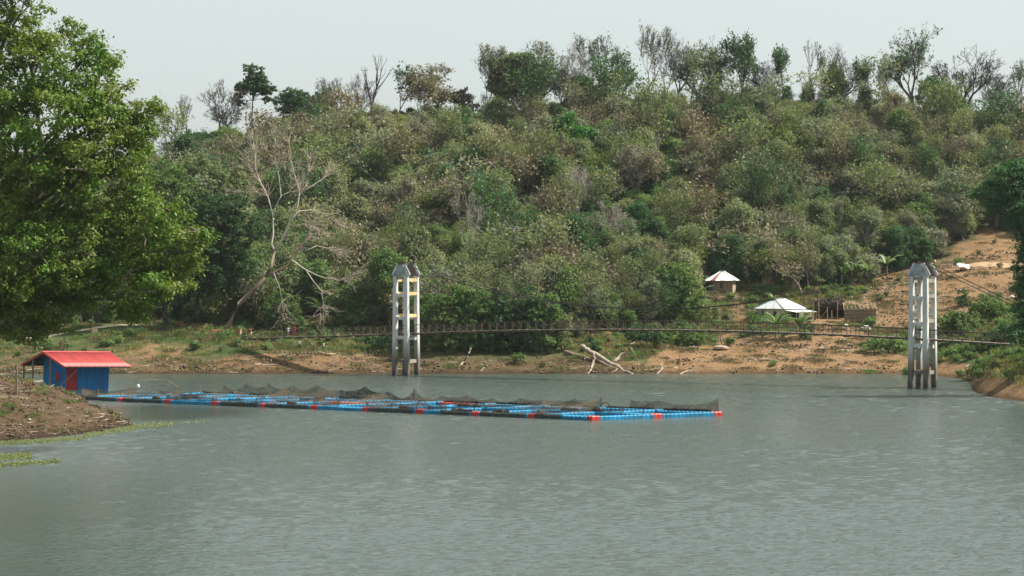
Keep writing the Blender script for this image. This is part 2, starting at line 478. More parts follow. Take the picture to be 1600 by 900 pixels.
# ------------------------------------------------------------------ water
def water_material():
    m, t, o = mat('lake_water')
    g = N(t, 'ShaderNodeNewGeometry'); P = g.outputs['Position']
    sep = N(t, 'ShaderNodeSeparateXYZ'); t.links.new(P, sep.inputs[0])
    mp = N(t, 'ShaderNodeMapping'); mp.inputs['Rotation'].default_value = (0, 0, R(12)); mp.inputs['Scale'].default_value = (0.55, 1.0, 1.0)
    t.links.new(P, mp.inputs[0])
    a = noise(t, mp.outputs[0], 1.5, 3, 0.6)
    b_ = noise(t, mp.outputs[0], 4.5, 3, 0.6)
    c_ = noise(t, P, 0.03, 3, 0.5)
    # sheltered water behind the mud spit, along the raft
    def blob(cx, cy, rx, ry):
        dx = math_(t, 'DIVIDE', math_(t, 'SUBTRACT', sep.outputs['X'], cx), rx)
        dy = math_(t, 'DIVIDE', math_(t, 'SUBTRACT', sep.outputs['Y'], cy), ry)
        return math_(t, 'ADD', math_(t, 'MULTIPLY', dx, dx), math_(t, 'MULTIPLY', dy, dy))
    sh = ramp(t, blob(-40, 262, 18, 20), [(0.35, 0.16), (1.0, 1.0)])
    gust = ramp(t, c_, [(0.3, 0.75), (0.7, 1.15)])
    amp = math_(t, 'MULTIPLY', sh, gust)
    h = math_(t, 'ADD', math_(t, 'MULTIPLY', a, 0.6), math_(t, 'MULTIPLY', b_, 0.5))
    h = math_(t, 'MULTIPLY', h, amp)
    bp = N(t, 'ShaderNodeBump'); bp.inputs['Strength'].default_value = 1.0; bp.inputs['Distance'].default_value = WAVE
    t.links.new(h, bp.inputs['Height'])
    p = N(t, 'ShaderNodeBsdfPrincipled')
    p.inputs['Base Color'].default_value = (0.052, 0.070, 0.060, 1)
    p.inputs['Roughness'].default_value = 0.12
    p.inputs['IOR'].default_value = 1.333
    p.inputs['Specular IOR Level'].default_value = 0.5
    t.links.new(bp.outputs[0], p.inputs['Normal'])
    t.links.new(p.outputs[0], o.inputs[0])
    return m
WAVE = 0.16
def water_mesh():
    rng = np.random.default_rng(12)
    br_ = np.concatenate([np.linspace(-0.62, -0.27, 12)[:-1], np.linspace(-0.27, 0.27, 291), np.linspace(0.27, 0.62, 12)[1:]])
    ys = [40.0]
    while ys[-1] < 372: ys.append(ys[-1] + (2.5 if ys[-1] < 108 else 0.18 + 0.0013*(ys[-1]-108)))
    ys = np.array(ys + [380.0, 420.0, 470.0])
    B_, Yw = np.meshgrid(br_, ys)
    Xw = B_*np.maximum(Yw, 60.0)
    z = np.zeros_like(Xw)
    sl = 0
    for k in range(46):
        lam = 0.48*(1.7/0.48)**rng.random()
        th = rng.normal()*0.42 + 0.15
        kx, ky = math.sin(th)*6.283/lam, math.cos(th)*6.283/lam
        s_ = 0.028*(lam/1.6)**-0.15
        z += s_*lam/6.283*np.sin(kx*Xw + ky*Yw + rng.random()*6.283 + 1.3*fbm(Xw*0.06, Yw*0.06, 200+k, 2))
    gust = 0.35 + 1.05*np.clip(0.55+0.9*fbm(Xw*0.022+3, Yw*0.03, 31, 3), 0, 1)
    shel = np.clip((((Xw+42)/20)**2+((Yw-262)/24)**2)*0.9-0.15, 0.10, 1)
    lee = np.clip((366-Yw)/12, 0.5, 1)
    edge = np.clip((0.3-np.abs(B_))/0.03, 0, 1)*np.clip((Yw-100)/10, 0, 1)
    calm = 1-0.68*np.exp(-((Xw+30)/16)**2-((Yw-160)/50)**2)
    z *= gust*shel*lee*edge*calm
    n, m = len(br_), len(ys)
    id_ = np.arange(n*m).reshape(m, n)
    q = np.stack([id_[:-1, :-1].ravel(), id_[:-1, 1:].ravel(), id_[1:, 1:].ravel(), id_[1:, :-1].ravel()], 1)
    return mesh_np('lake_water', np.stack([Xw.ravel(), Yw.ravel(), z.ravel()], 1), q, [water_material()], smooth=True)
tag(link('lake_water', water_mesh()), 'grey green rippled lake water', None, None, 'structure')
# ------------------------------------------------------------------ materials
M = {}
M['concrete'] = None
def concrete():
    m, t, o = mat('weathered_concrete')
    g = N(t, 'ShaderNodeNewGeometry'); sep = N(t, 'ShaderNodeSeparateXYZ'); t.links.new(g.outputs['Position'], sep.inputs[0])
    mp = N(t, 'ShaderNodeMapping'); mp.inputs['Scale'].default_value = (1.6, 1.6, 0.35); t.links.new(g.outputs['Position'], mp.inputs[0])
    n1 = noise(t, mp.outputs[0], 1.1, 6, 0.65); n2 = noise(t, g.outputs['Position'], 6.0, 4)
    col = mixc(t, ramp(t, n1, [(0.35, 0.0), (0.7, 1.0)]), (0.60, 0.61, 0.58), (0.36, 0.385, 0.38))
    col = mixc(t, ramp(t, n2, [(0.5, 0.0), (0.8, 0.4)]), col, (0.25, 0.25, 0.23))
    zz = math_(t, 'ADD', sep.outputs['Z'], math_(t, 'MULTIPLY', math_(t, 'SUBTRACT', n1, 0.5), 2.6))
    col = mixc(t, ramp(t, math_(t, 'DIVIDE', zz, 10.0), [(0.22, 1.0), (0.52, 0.0)]), col, (0.13, 0.115, 0.095))
    col = mixc(t, ramp(t, math_(t, 'DIVIDE', zz, 10.0), [(0.03, 0.85), (0.09, 0.0)]), col, (0.04, 0.042, 0.035))
    b = N(t, 'ShaderNodeBsdfPrincipled'); b.inputs['Roughness'].default_value = 0.85; b.inputs['Specular IOR Level'].default_value = 0.2
    t.links.new(col, b.inputs['Base Color']); t.links.new(b.outputs[0], o.inputs[0])
    return m
M['concrete'] = concrete()
M['cap'] = plain('stained_sky_shaded_cap', (0.30, 0.36, 0.37), (0.16, 0.17, 0.165), 1.5)  # weathered cap; its blue cast is sky-lit shade put into the colour
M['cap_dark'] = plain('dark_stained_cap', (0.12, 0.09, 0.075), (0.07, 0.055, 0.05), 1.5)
M['beam'] = plain('ochre_beam', (0.66, 0.47, 0.22), (0.50, 0.36, 0.18), 2.0)
M['beam_grey'] = plain('grey_beam', (0.30, 0.27, 0.22), (0.2, 0.18, 0.15), 2.0)
M['steel'] = plain('rusty_steel', (0.10, 0.07, 0.052), (0.06, 0.047, 0.04), 2.0, 0.75)
M['cable'] = plain('dark_cable', (0.028, 0.027, 0.026), (0.05, 0.045, 0.04), 1.0, 0.7)
M['plank'] = plain('grey_planks', (0.27, 0.22, 0.17), (0.15, 0.125, 0.1), 2.0)
M['blue_float'] = plain('blue_float', (0.016, 0.25, 0.46), (0.015, 0.13, 0.23), 0.9, 0.55, spec=0.2)
M['red_float'] = plain('red_float', (0.56, 0.045, 0.03), (0.40, 0.035, 0.03), 1.2, 0.45, spec=0.4)
M['dark_float'] = plain('fouled_float', (0.02, 0.05, 0.08), (0.03, 0.03, 0.025), 1.2, 0.7)
M['blue_wall'] = plain('blue_sheet', (0.006, 0.17, 0.43), (0.02, 0.10, 0.22), 1.1, 0.6, spec=0.1, stretch=(1.6, 1.6, 0.35))
M['red_door'] = plain('red_door', (0.33, 0.012, 0.018), (0.25, 0.01, 0.014), 1.0, 0.5)
M['red_roof'] = plain('red_roof', (0.38, 0.038, 0.032), (0.22, 0.032, 0.028), 1.3, 0.45, spec=0.3)
M['roof_under'] = plain('roof_lining', (0.05, 0.055, 0.06), (0.03, 0.03, 0.03), 1.0)
M['timber'] = plain('old_timber', (0.23, 0.17, 0.12), (0.13, 0.10, 0.075), 3.0)
M['dead'] = plain('bleached_wood', (0.56, 0.50, 0.43), (0.36, 0.31, 0.26), 1.2)
M['drift'] = plain('driftwood', (0.40, 0.33, 0.26), (0.2, 0.16, 0.12), 1.6)
M['dead_brown'] = plain('brown_dead_bark', (0.19, 0.135, 0.095), (0.11, 0.08, 0.06), 1.0)
M['bark'] = plain('grey_bark', (0.10, 0.085, 0.07), (0.06, 0.05, 0.042), 1.5)
M['bark_pale'] = plain('pale_bark', (0.36, 0.33, 0.29), (0.2, 0.18, 0.155), 1.2)
M['bark_mid'] = plain('brown_grey_bark', (0.2, 0.165, 0.125), (0.12, 0.1, 0.08), 1.5)
M['bark_dark'] = plain('dark_bark', (0.04, 0.033, 0.028), (0.025, 0.022, 0.02), 1.5)
M['tin'] = plain('pale_tin_roof', (0.74, 0.77, 0.76), (0.6, 0.62, 0.6), 0.7, 0.5, spec=0.3)
M['rust'] = plain('rusty_tin', (0.27, 0.10, 0.065), (0.18, 0.08, 0.06), 1.0, 0.7)
M['mudwall'] = plain('mud_wall', (0.27, 0.205, 0.14), (0.2, 0.15, 0.105), 0.9)
M['palewall'] = plain('plaster_and_sunlit_wall', (0.56, 0.47, 0.34), (0.44, 0.36, 0.26), 0.8)  # pale farmhouse walls; also the small hut's sunlit side, lit tone in the colour
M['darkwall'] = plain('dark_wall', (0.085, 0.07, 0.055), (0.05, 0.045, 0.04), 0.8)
M['thatch'] = plain('dark_thatch', (0.07, 0.05, 0.035), (0.035, 0.027, 0.02), 2.2, bump=0.5)
M['straw'] = plain('straw', (0.42, 0.30, 0.17), (0.27, 0.19, 0.11), 3.0)
M['bamboo_pole'] = plain('bamboo_pole', (0.38, 0.29, 0.18), (0.25, 0.19, 0.12), 2.0)
M['bamboo_slat'] = plain('bamboo_slat', (0.24, 0.175, 0.115), (0.16, 0.12, 0.08), 2.0)
M['brick'] = plain('orange_brick', (0.36, 0.155, 0.075), (0.25, 0.11, 0.06), 1.5)
M['cream'] = plain('cream_tone', (0.62, 0.48, 0.30), (0.5, 0.38, 0.24), 1.0)
M['path'] = plain('pale_path', (0.55, 0.46, 0.32), (0.42, 0.33, 0.22), 0.6)
M['road'] = plain('earth_road', (0.40, 0.28, 0.165), (0.3, 0.2, 0.115), 0.6)
M['stone'] = plain('pale_stone', (0.62, 0.58, 0.52), (0.4, 0.37, 0.33), 1.5)
M['white'] = plain('white_cloth', (0.85, 0.85, 0.82), (0.75, 0.74, 0.7), 0.8)
M['netheap'] = plain('net_heap', (0.045, 0.038, 0.03), (0.02, 0.018, 0.015), 3.0, 0.95)

def net_material(name, col, dens):
    m, t, o = mat(name)
    d = N(t, 'ShaderNodeBsdfDiffuse'); d.inputs[0].default_value = (*col, 1)
    tr = N(t, 'ShaderNodeBsdfTransparent')
    g = N(t, 'ShaderNodeNewGeometry')
    n = noise(t, g.outputs['Position'], 1.3, 4)
    f = ramp(t, n, [(0.3, dens*0.65), (0.7, min(1, dens*1.4))])
    mx = N(t, 'ShaderNodeMixShader')
    t.links.new(f, mx.inputs[0]); t.links.new(tr.outputs[0], mx.inputs[1]); t.links.new(d.outputs[0], mx.inputs[2])
    t.links.new(mx.outputs[0], o.inputs[0])
    return m
M['net'] = net_material('fine_net', (0.16, 0.125, 0.085), 0.55)
M['net_dark'] = net_material('fouled_net', (0.07, 0.065, 0.05), 0.72)

L = {}
L['near'] = leafmat('near_tree_leaves', (0.040, 0.112, 0.012), (0.085, 0.185, 0.020), (0.145, 0.175, 0.034), 0.34, 0.02, 0.25)
L['green'] = leafmat('green_leaves', (0.072, 0.145, 0.042), (0.119, 0.198, 0.065), (0.144, 0.194, 0.071))
L['deep'] = leafmat('deep_green_leaves', (0.039, 0.095, 0.039), (0.066, 0.131, 0.055), None)
L['bright'] = leafmat('bright_green_leaves', (0.035, 0.15, 0.032), (0.075, 0.20, 0.04), None)
L['olive'] = leafmat('olive_leaves', (0.112, 0.157, 0.068), (0.169, 0.210, 0.102), (0.196, 0.201, 0.111))
L['grey'] = leafmat('grey_green_leaves', (0.136, 0.167, 0.109), (0.195, 0.227, 0.158), (0.201, 0.195, 0.152))
L['brown'] = leafmat('dry_brown_leaves', (0.130, 0.120, 0.080), (0.172, 0.155, 0.108), (0.185, 0.150, 0.095), 0.25, 0.01)
L['yellow'] = leafmat('yellow_green_leaves', (0.134, 0.184, 0.052), (0.187, 0.227, 0.076), (0.197, 0.200, 0.092))
L['banana'] = leafmat('banana_leaves', (0.05, 0.115, 0.03), (0.10, 0.165, 0.06), (0.16, 0.19, 0.10), 0.35, 0.05)
L['palefrond'] = leafmat('pale_fronds', (0.24, 0.27, 0.18), (0.32, 0.34, 0.25), None, 0.3, 0.1)
L['grass'] = leafmat('bank_grass_blades', (0.09, 0.13, 0.035), (0.19, 0.18, 0.075), (0.24, 0.19, 0.1))
L['dryweed'] = leafmat('dry_weed', (0.17, 0.12, 0.07), (0.26, 0.2, 0.11), (0.09, 0.1, 0.04), 0.2, 0.02, 0.2)
L['algae'] = leafmat('water_weed', (0.10, 0.14, 0.035), (0.19, 0.22, 0.08), None, 0.25, 0.05)

# ------------------------------------------------------------------ foliage makers
def unit(v): return v/np.maximum(np.linalg.norm(v, axis=1, keepdims=True), 1e-6)
def leaves(rng, C, N_, size, aspect=0.55, up=0.5, droop=0.0, tri=True):
    """diamond leaves at centres C facing roughly N_"""
    n = len(C)
    nn = unit(rng.normal(size=(n, 3))*0.55 + N_ + np.array([0, 0, up]))
    r = rng.normal(size=(n, 3)); r[:, 2] -= droop
    tt = unit(r - nn*np.sum(r*nn, 1, keepdims=True))
    bb = np.cross(nn, tt)
    s = size*rng.uniform(0.65, 1.35, (n, 1))
    if tri:      # small far leaves: three corners of about the same area
        V = np.stack([C+tt*s*0.55, C+bb*s*aspect*0.62-tt*s*0.35, C-bb*s*aspect*0.62-tt*s*0.35], 1).reshape(-1, 3)
        return V, np.arange(n*3).reshape(n, 3)
    V = np.stack([C+tt*s*0.5, C+bb*s*aspect*0.5, C-tt*s*0.5, C-bb*s*aspect*0.5], 1).reshape(-1, 3)
    return V, np.arange(n*4).reshape(n, 4)
def clumped(rng, lobes, per_m2, size, clump=0.55, aspect=0.55, inner=0.25, flat=0.75, k=18, tri=True):
    """leaves in clumps over lobes (x,y,z,rx,ry,rz): uneven skin, some inside"""
    Cs, Ns = [], []
    for (x, y, z, rx, ry, rz) in lobes:
        area = 4*math.pi*((rx*ry)**1.6/3+(rx*rz)**1.6/3+(ry*rz)**1.6/3)**(1/1.6)
        ncl = max(4, int(area*per_m2))
        d = unit(rng.normal(size=(ncl, 3)))
        rad = np.where(rng.random(ncl) < inner, rng.uniform(0.3, 0.8, ncl), rng.uniform(0.8, 1.12, ncl))
        c = d*rad[:, None]*np.array([rx, ry, rz]) + np.array([x, y, z])
        cc = np.repeat(c, k, 0) + rng.normal(size=(ncl*k, 3))*np.repeat(rng.uniform(0.6, 1.3, ncl), k)[:, None]*clump*np.array([1, 1, flat])
        Cs.append(cc); Ns.append(unit(cc-np.repeat(c, k, 0))*0.75 + np.repeat(d, k, 0)*0.35)
    C = np.concatenate(Cs); Nn = np.concatenate(Ns)
    return leaves(rng, C, Nn, size, aspect, tri=tri)

def sublobes(rng, lobes, r=0.9, dens=0.55, flat=0.62):
    """break lobes into many small uneven leaf sprays with gaps between"""
    o = []
    for (x, y, z, rx, ry, rz) in lobes:
        n = max(5, int(dens*12.6*((rx*ry)**1.6/3+(rx*rz)**1.6/3+(ry*rz)**1.6/3)**(1/1.6)/(r*r)))
        d = unit(rng.normal(size=(n, 3)))
        q = np.where(rng.random(n) < 0.3, rng.uniform(0.35, 0.8, n), rng.uniform(0.78, 1.24, n))
        for di, qi in zip(d, q):
            s = r*rng.uniform(0.55, 1.25)
            s = min(s, 0.75*min(rx, rz))
            o.append((x+di[0]*qi*rx, y+di[1]*qi*ry, z+di[2]*qi*rz, s, s, s*flat*rng.uniform(0.8, 1.2)))
    return o

def tubes_np(segs, n=5):
    S = np.array([(*a, *b, ra, rb) for a, b, ra, rb in segs], float)
    A, B, ra, rb = S[:, :3], S[:, 3:6], S[:, 6], S[:, 7]
    d = unit(B-A)
    u = np.where(np.abs(d[:, 2:3]) < 0.9, np.array([[0, 0, 1.0]]), np.array([[1.0, 0, 0]]))
    x = unit(np.cross(d, u)); z = np.cross(x, d)
    th = 2*np.pi*np.arange(n)/n
    ring = x[:, None, :]*np.cos(th)[None, :, None] + z[:, None, :]*np.sin(th)[None, :, None]
    V = np.concatenate([A[:, None]+ring*ra[:, None, None], B[:, None]+ring*rb[:, None, None]], 1).reshape(-1, 3)
    base = np.arange(len(S))[:, None]*2*n
    k = np.arange(n); l = (k+1) % n
    Fq = np.stack([base+k, base+l, base+n+l, base+n+k], 2).reshape(-1, 4)
    return V, Fq

def grow(seed, H, r0, trunk=0.3, split=2, spread=0.55, depth=6, up=0.12, lean=(0, 0), decay=0.78, wob=0.16, side=0.5, rdec=0.70):
    rr = random.Random(seed)
    segs, tips = [], []
    def rec(p, d, Ln, r, k):
        n = 3
        for i in range(n):
            d = (d + Vector((rr.gauss(0, wob), rr.gauss(0, wob), rr.gauss(0, wob*0.5)+up*0.4))).normalized()
            q = p + d*(Ln/n)
            r2 = r*(1-(1-rdec*1.12)/n) if i < n-1 else r*rdec*1.12
            segs.append((tuple(p), tuple(q), r, r2))
            if k < depth and k > 0 and i < n-1 and rr.random() < side:
                branch(q, d, Ln*0.55, r2*0.45, k-2, 1.25)
            p, r = q, r2
        if k <= 0:
            tips.append(tuple(p)); return
        nb = split + (1 if rr.random() < 0.45 else 0)
        az0 = rr.random()*6.28
        for j in range(nb):
            branch(p, d, Ln*decay*rr.uniform(0.75, 1.15), r*rr.uniform(0.72, 1.0), k-1, 1.0, az0+6.283*j/nb)
    def branch(p, d, Ln, r, k, sm, az=None):
        if k < 0:
            tips.append(tuple(p)); return
        az = rr.random()*6.28 if az is None else az
        u = d.orthogonal().normalized(); v = d.cross(u)
        a = spread*sm*rr.uniform(0.55, 1.25)
        nd = d*math.cos(a) + (u*math.cos(az)+v*math.sin(az))*math.sin(a)
        nd.z += up
        rec(p, nd.normalized(), Ln, max(r, 0.012), k)
    rec(Vector((0, 0, -0.4)), Vector((lean[0], lean[1], 1)).normalized(), H*trunk, r0, depth)
    zmax = max(s[1][2] for s in segs); f = H/zmax
    segs = [(tuple(np.array(a)*f), tuple(np.array(b)*f), ra, rb) for a, b, ra, rb in segs]
    tips = [tuple(np.array(a)*f) for a in tips]
    return segs, tips

def bare_meshes(name, seed, H, r0, thin=0.06, twig_r=0.027, **kw):
    segs, tips = grow(seed, H, r0, **kw)
    thick = [s for s in segs if s[2] >= thin]; fine = [s for s in segs if s[2] < thin]
    fine = [(a, b, max(ra, twig_r), max(rb, twig_r*0.8)) for a, b, ra, rb in fine]
    V, Fq = tubes_np(thick, 6)
    tm = mesh_np(name+'_trunk', V, Fq, [M['bark']], smooth=True)
    rng = np.random.default_rng(seed)
    # fine spray at the tips
    T = np.array(tips); k = 3
    c = np.array([0, 0, H*0.5])
    A = np.repeat(T, k, 0)
    d = unit(np.repeat(unit(T-c), k, 0) + rng.normal(size=A.shape)*0.75)
    B = A + d*rng.uniform(0.35, 1.0, (len(A), 1))*H*0.055
    fine += [(tuple(a), tuple(b), twig_r*0.8, twig_r*0.5) for a, b in zip(A, B)]
    V, Fq = tubes_np(fine, 3)
    cm = mesh_np(name+'_twigs', V, Fq, [M['bark']])
    return tm, cm, tips

def tuft_mesh(name, seed, tips, keep, n, r, size, lm):
    rng = np.random.default_rng(seed)
    T = np.array(tips); T = T[rng.random(len(T)) < keep]
    if len(T) == 0: T = np.array(tips)[:2]
    C = np.repeat(T, n, 0) + rng.normal(size=(len(T)*n, 3))*r
    V, Fq = leaves(rng, C, np.zeros_like(C), size, 0.6, 0.4)
    return mesh_np(name, V, Fq, [lm])

def lobed_tree(name, label, base, lobes, lm, size=0.45, per=1.0, clump=0.5, trunk_r=0.3, bark='bark', group=None, seed=1, cat='tree', inner=0.25, limbs=True, fork=0.55, sub=0.8, sdens=0.42, k=14, tri=True):
    """tree on world point base; lobes in world units (x,y,z,rx,ry,rz)"""
    rng = np.random.default_rng(seed)
    t = thing(name, label, cat, base, 0, group)
    b = np.array(base)
    L_ = [(x-b[0], y-b[1], z-b[2], rx, ry, rz) for x, y, z, rx, ry, rz in lobes]
    V, Fq = clumped(rng, sublobes(rng, L_, sub, sdens), per, size, clump*0.45, inner=inner, k=k, tri=tri)
    link('crown', mesh_np(name+'_crown', V, Fq, [lm]), t)
    cen = np.mean([l[:3] for l in L_], 0)
    fz = cen[2]*fork
    segs = []
    def limb(p, q, r1, r2, n=5, wob=0.06):
        p = np.array(p, float); q = np.array(q, float)
        pts = [p + (q-p)*i/n for i in range(n+1)]
        ln = np.linalg.norm(q-p)
        for i in range(1, n): pts[i] = pts[i] + rng.normal(size=3)*ln*wob*0.6 + np.array([0, 0, ln*0.08*math.sin(math.pi*i/n)])
        for i in range(n):
            segs.append((tuple(pts[i]), tuple(pts[i+1]), r1+(r2-r1)*i/n, r1+(r2-r1)*(i+1)/n))
    fork_p = np.array([cen[0]*0.35, cen[1]*0.35, fz])
    limb((0, 0, -0.5), fork_p, trunk_r, trunk_r*0.7)
    if limbs:
        for l in L_:
            limb(fork_p, l[:3], trunk_r*0.5, trunk_r*0.16)
            for k in range(3):
                d = unit(rng.normal(size=(1, 3)))[0]
                limb(l[:3], np.array(l[:3])+d*np.array(l[3:])*0.95, trunk_r*0.16, 0.03, 3)
    V, Fq = tubes_np(segs, 7)
    link('trunk', mesh_np(name+'_trunk', V, Fq, [M[bark]], smooth=True), t)
    return t

def plobes(spec, Y, depth=0.8):
    """(px,py,rx_px,ry_px[,dY]) -> world lobes"""
    o = []
    for s in spec:
        px, py, rx, ry = s[:4]; dy = s[4] if len(s) > 4 else 0
        p = at(px, py, Y+dy); k = (Y+dy)/F
        o.append((p.x, p.y, p.z, rx*k, max(rx, ry)*k*depth, ry*k))
    return o
# ------------------------------------------------------------------ suspension footbridge
TL = Vector((-14.9, 360.0, 0)); TR = Vector((51.2, 319.2, 0))
SPAN = (TR-TL).length
AX = (TR-TL).normalized(); BX = Vector((-AX.y, AX.x, 0))
ANG = math.atan2(AX.y, AX.x)
FW, FD, LG, ZS, ZT = 2.55, 2.5, 0.62, 13.9, 15.45   # frame width, frame spacing, leg, shoulder, apex

def tower(label, loc, beam_mat, back_cap):
    t = thing('bridge_tower', label, 'bridge tower', loc, ANG, 'towers of the footbridge')
    def leg(sx, sy):
        mb = MB()
        x0 = sx*(FW/2-LG/2+0.10); x1 = sx*(FW/2-LG/2-0.04); y0 = sy*(FD/2+0.06); y1 = sy*FD/2
        P = []
        for (x, y, z, h) in ((x0, y0, -2.0, LG/2+0.03), (x0*0.3+x1*0.7, y0*0.3+y1*0.7, 6.0, LG/2), (x1, y1, ZS, LG/2-0.03)):
            e = 0.06
            P += [(x-h+e, y-h, z), (x+h-e, y-h, z), (x+h, y-h+e, z), (x+h, y+h-e, z), (x+h-e, y+h, z), (x-h+e, y+h, z), (x-h, y+h-e, z), (x-h, y-h+e, z)]
        Fc = []
        for L0 in (0, 8):
            for i in range(8):
                j = (i+1) % 8
                Fc.append((L0+i, L0+j, L0+8+j, L0+8+i))
        Fc.append(tuple(range(16, 24)))
        mb.add(P, Fc); mb.build('leg', M['concrete'], t)
    for sx in (-1, 1):
        for sy in (-1, 1): leg(sx, sy)
    # tapering caps, one over each frame, with a cable saddle on top
    for sy in (-1, 1):
        y = sy*FD/2; h = LG/2-0.02; a = FW/2+0.02; c = 0.42
        mb = MB()
        P = [(-a, y-h, ZS), (a, y-h, ZS), (a, y+h, ZS), (-a, y+h, ZS), (-c, y-h*0.8, ZT), (c, y-h*0.8, ZT), (c, y+h*0.8, ZT), (-c, y+h*0.8, ZT)]
        mb.add(P, [(3,2,1,0), (4,5,6,7), (0,1,5,4), (1,2,6,5), (2,3,7,6), (3,0,4,7)])
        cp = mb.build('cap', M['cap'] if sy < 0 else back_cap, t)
        for sx in (-1, 1):      # raised concrete rims on the sloping edges
            MB().beam((sx*(a+0.02), y, ZS+0.05), (sx*(c+0.02), y, ZT), 2*h+0.06, 0.10, (0, 1, 0)).build('cap_rim', M['concrete'], cp)
        MB().tube([(-0.34, y, ZT+0.05), (-0.12, y, ZT+0.16), (0.12, y, ZT+0.16), (0.34, y, ZT+0.05)], 0.09, 8).build('saddle', M['rust'], cp)
    x = FW/2-LG/2
    for z, mt in ((13.35, beam_mat), (11.45, beam_mat), (8.35, beam_mat), (5.15, M['concrete']), (1.95, M['beam_grey'])):
        for sx in (-1, 1):
            MB().box((sx*(x-0.03), 0, z), (LG-0.16, FD-LG+0.04, 0.46)).build('crossbeam', mt, t)
    for z in (13.62, 11.2, 8.0, 5.3, 2.0):
        for sy in (-1, 1):
            MB().box((0, sy*FD/2, z), (2*x-LG+0.3, LG-0.2, 0.40)).build('tie_beam', M['concrete'] if z < 13 else M['beam_grey'], t)
    return t
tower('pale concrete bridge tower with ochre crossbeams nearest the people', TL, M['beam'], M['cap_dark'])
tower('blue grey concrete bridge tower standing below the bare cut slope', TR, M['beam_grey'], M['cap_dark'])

S0, S1 = -28.0, SPAN+17.0
def deck_z(s):
    if s < 0: return 5.85 + s/28.0*1.05
    if s > SPAN: return 6.15 - (s-SPAN)/17.0*0.75
    x = s/SPAN
    return 5.85+0.3*x + 0.85*4*x*(1-x)
def bp(s, y, z): 
    p = TL + AX*s + BX*y
    return Vector((p.x, p.y, z))
br = thing('suspension_footbridge', 'long rusty suspension footbridge with low railings crossing the lake', 'footbridge', bp(0, 0, 0))
O_ = Vector(br.location)
def L_(p): return p - O_
DW = 0.82
steps = np.arange(S0, S1, 1.0)
for sy in (-1, 1):
    nm = 'edge_girder'
    mb = MB()
    for s in np.arange(S0, S1-0.1, 4.0):
        e = min(s+4.0, S1)
        mb.beam(L_(bp(s, sy*(DW+0.05), deck_z(s)-0.12)), L_(bp(e, sy*(DW+0.05), deck_z(e)-0.12)), 0.07, 0.10)
    mb.build('edge_girder', M['steel'], br)
    for hz, th, nm in ((1.12, 0.085, 'top_rail'), (0.58, 0.025, 'mid_rail')):
        mb = MB()
        for s in np.arange(S0, S1-0.1, 4.0):
            e = min(s+4.0, S1)
            mb.beam(L_(bp(s, sy*DW, deck_z(s)+hz)), L_(bp(e, sy*DW, deck_z(e)+hz)), th, th)
        mb.build(nm, M['steel'], br)
    mb = MB(); k = 0
    rr = random.Random(5+sy)
    for s in np.arange(S0, S1-1.3, 1.25):
        if rr.random() < 0.85:
            up = k % 2
            mb.beam(L_(bp(s, sy*(DW+0.02), deck_z(s)+(0.05 if up else 1.08))), L_(bp(s+1.25, sy*(DW+0.02), deck_z(s+1.25)+(1.08 if up else 0.05))), 0.035)
        k += 1
    mb.build('rail_braces', M['steel'], br)['kind'] = 'stuff'
post_me = MB().box((0, 0, 0.56), (0.07, 0.07, 1.16)).mesh('rail_post', M['steel'])
for s in np.arange(S0, S1, 1.25):
    for sy in (-1, 1):
        link('rail_post', post_me, br, L_(bp(s, sy*DW, deck_z(s)-0.02)), (0, 0, ANG))
cb_me = MB().box((0, 0, 0), (0.16, 2*DW+0.4, 0.13)).mesh('cross_beam', M['steel'])
for s in np.arange(S0+1, S1, 2.1):
    link('cross_beam', cb_me, br, L_(bp(s, 0, deck_z(s)-0.22)), (0, 0, ANG))
mb = MB(); rr = random.Random(3); Mr = Matrix.Rotation(ANG, 3, 'Z')
for s in np.arange(S0, S1, 0.27):
    if rr.random() < 0.03: continue
    mb.box(L_(bp(s, rr.uniform(-0.03, 0.03), deck_z(s)+rr.uniform(-0.01, 0.015))), (0.24, 2*DW, 0.05), Mr)
mb.build('deck_planks', M['plank'], br)['kind'] = 'stuff'
def cable_z(s):
    x = 2*s/SPAN-1
    return 9.55 + (ZT+0.3-9.55)*x*x
for sy in (-1, 1):
    y = sy*FD/2
    mb = MB()
    pts = [L_(bp(SPAN*i/40, y, cable_z(SPAN*i/40))) for i in range(41)]
    mb.tube(pts, 0.055, 6).build('main_cable', M['cable'], br)
    MB().tube([L_(bp(0, y, ZT+0.3)), L_(bp(-14, y, 10.2)), L_(bp(-28, y, 5.3))], 0.055, 6).build('back_stay', M['cable'], br)
    MB().tube([L_(bp(SPAN, y, ZT+0.3)), L_(bp(SPAN+14, y, 9.6)), L_(bp(SPAN+27, y, 4.4))], 0.055, 6).build('back_stay', M['cable'], br)
    mb = MB()
    for s in np.arange(2, SPAN-1, 2.1):
        mb.beam(L_(bp(s, y, cable_z(s))), L_(bp(s, sy*(DW+0.1), deck_z(s)-0.3)), 0.016)
    mb.build('hangers', M['cable'], br)['kind'] = 'stuff'
clamp_me = MB().box((0, 0, 0), (0.30, 0.16, 0.2), bev=0.04).mesh('cable_clamp', M['cable'])
for s in np.arange(6, SPAN-3, 6.3):
    for sy in (-1, 1):
        link('cable_clamp', clamp_me, br, L_(bp(s, sy*FD/2, cable_z(s))), (0, 0, ANG))
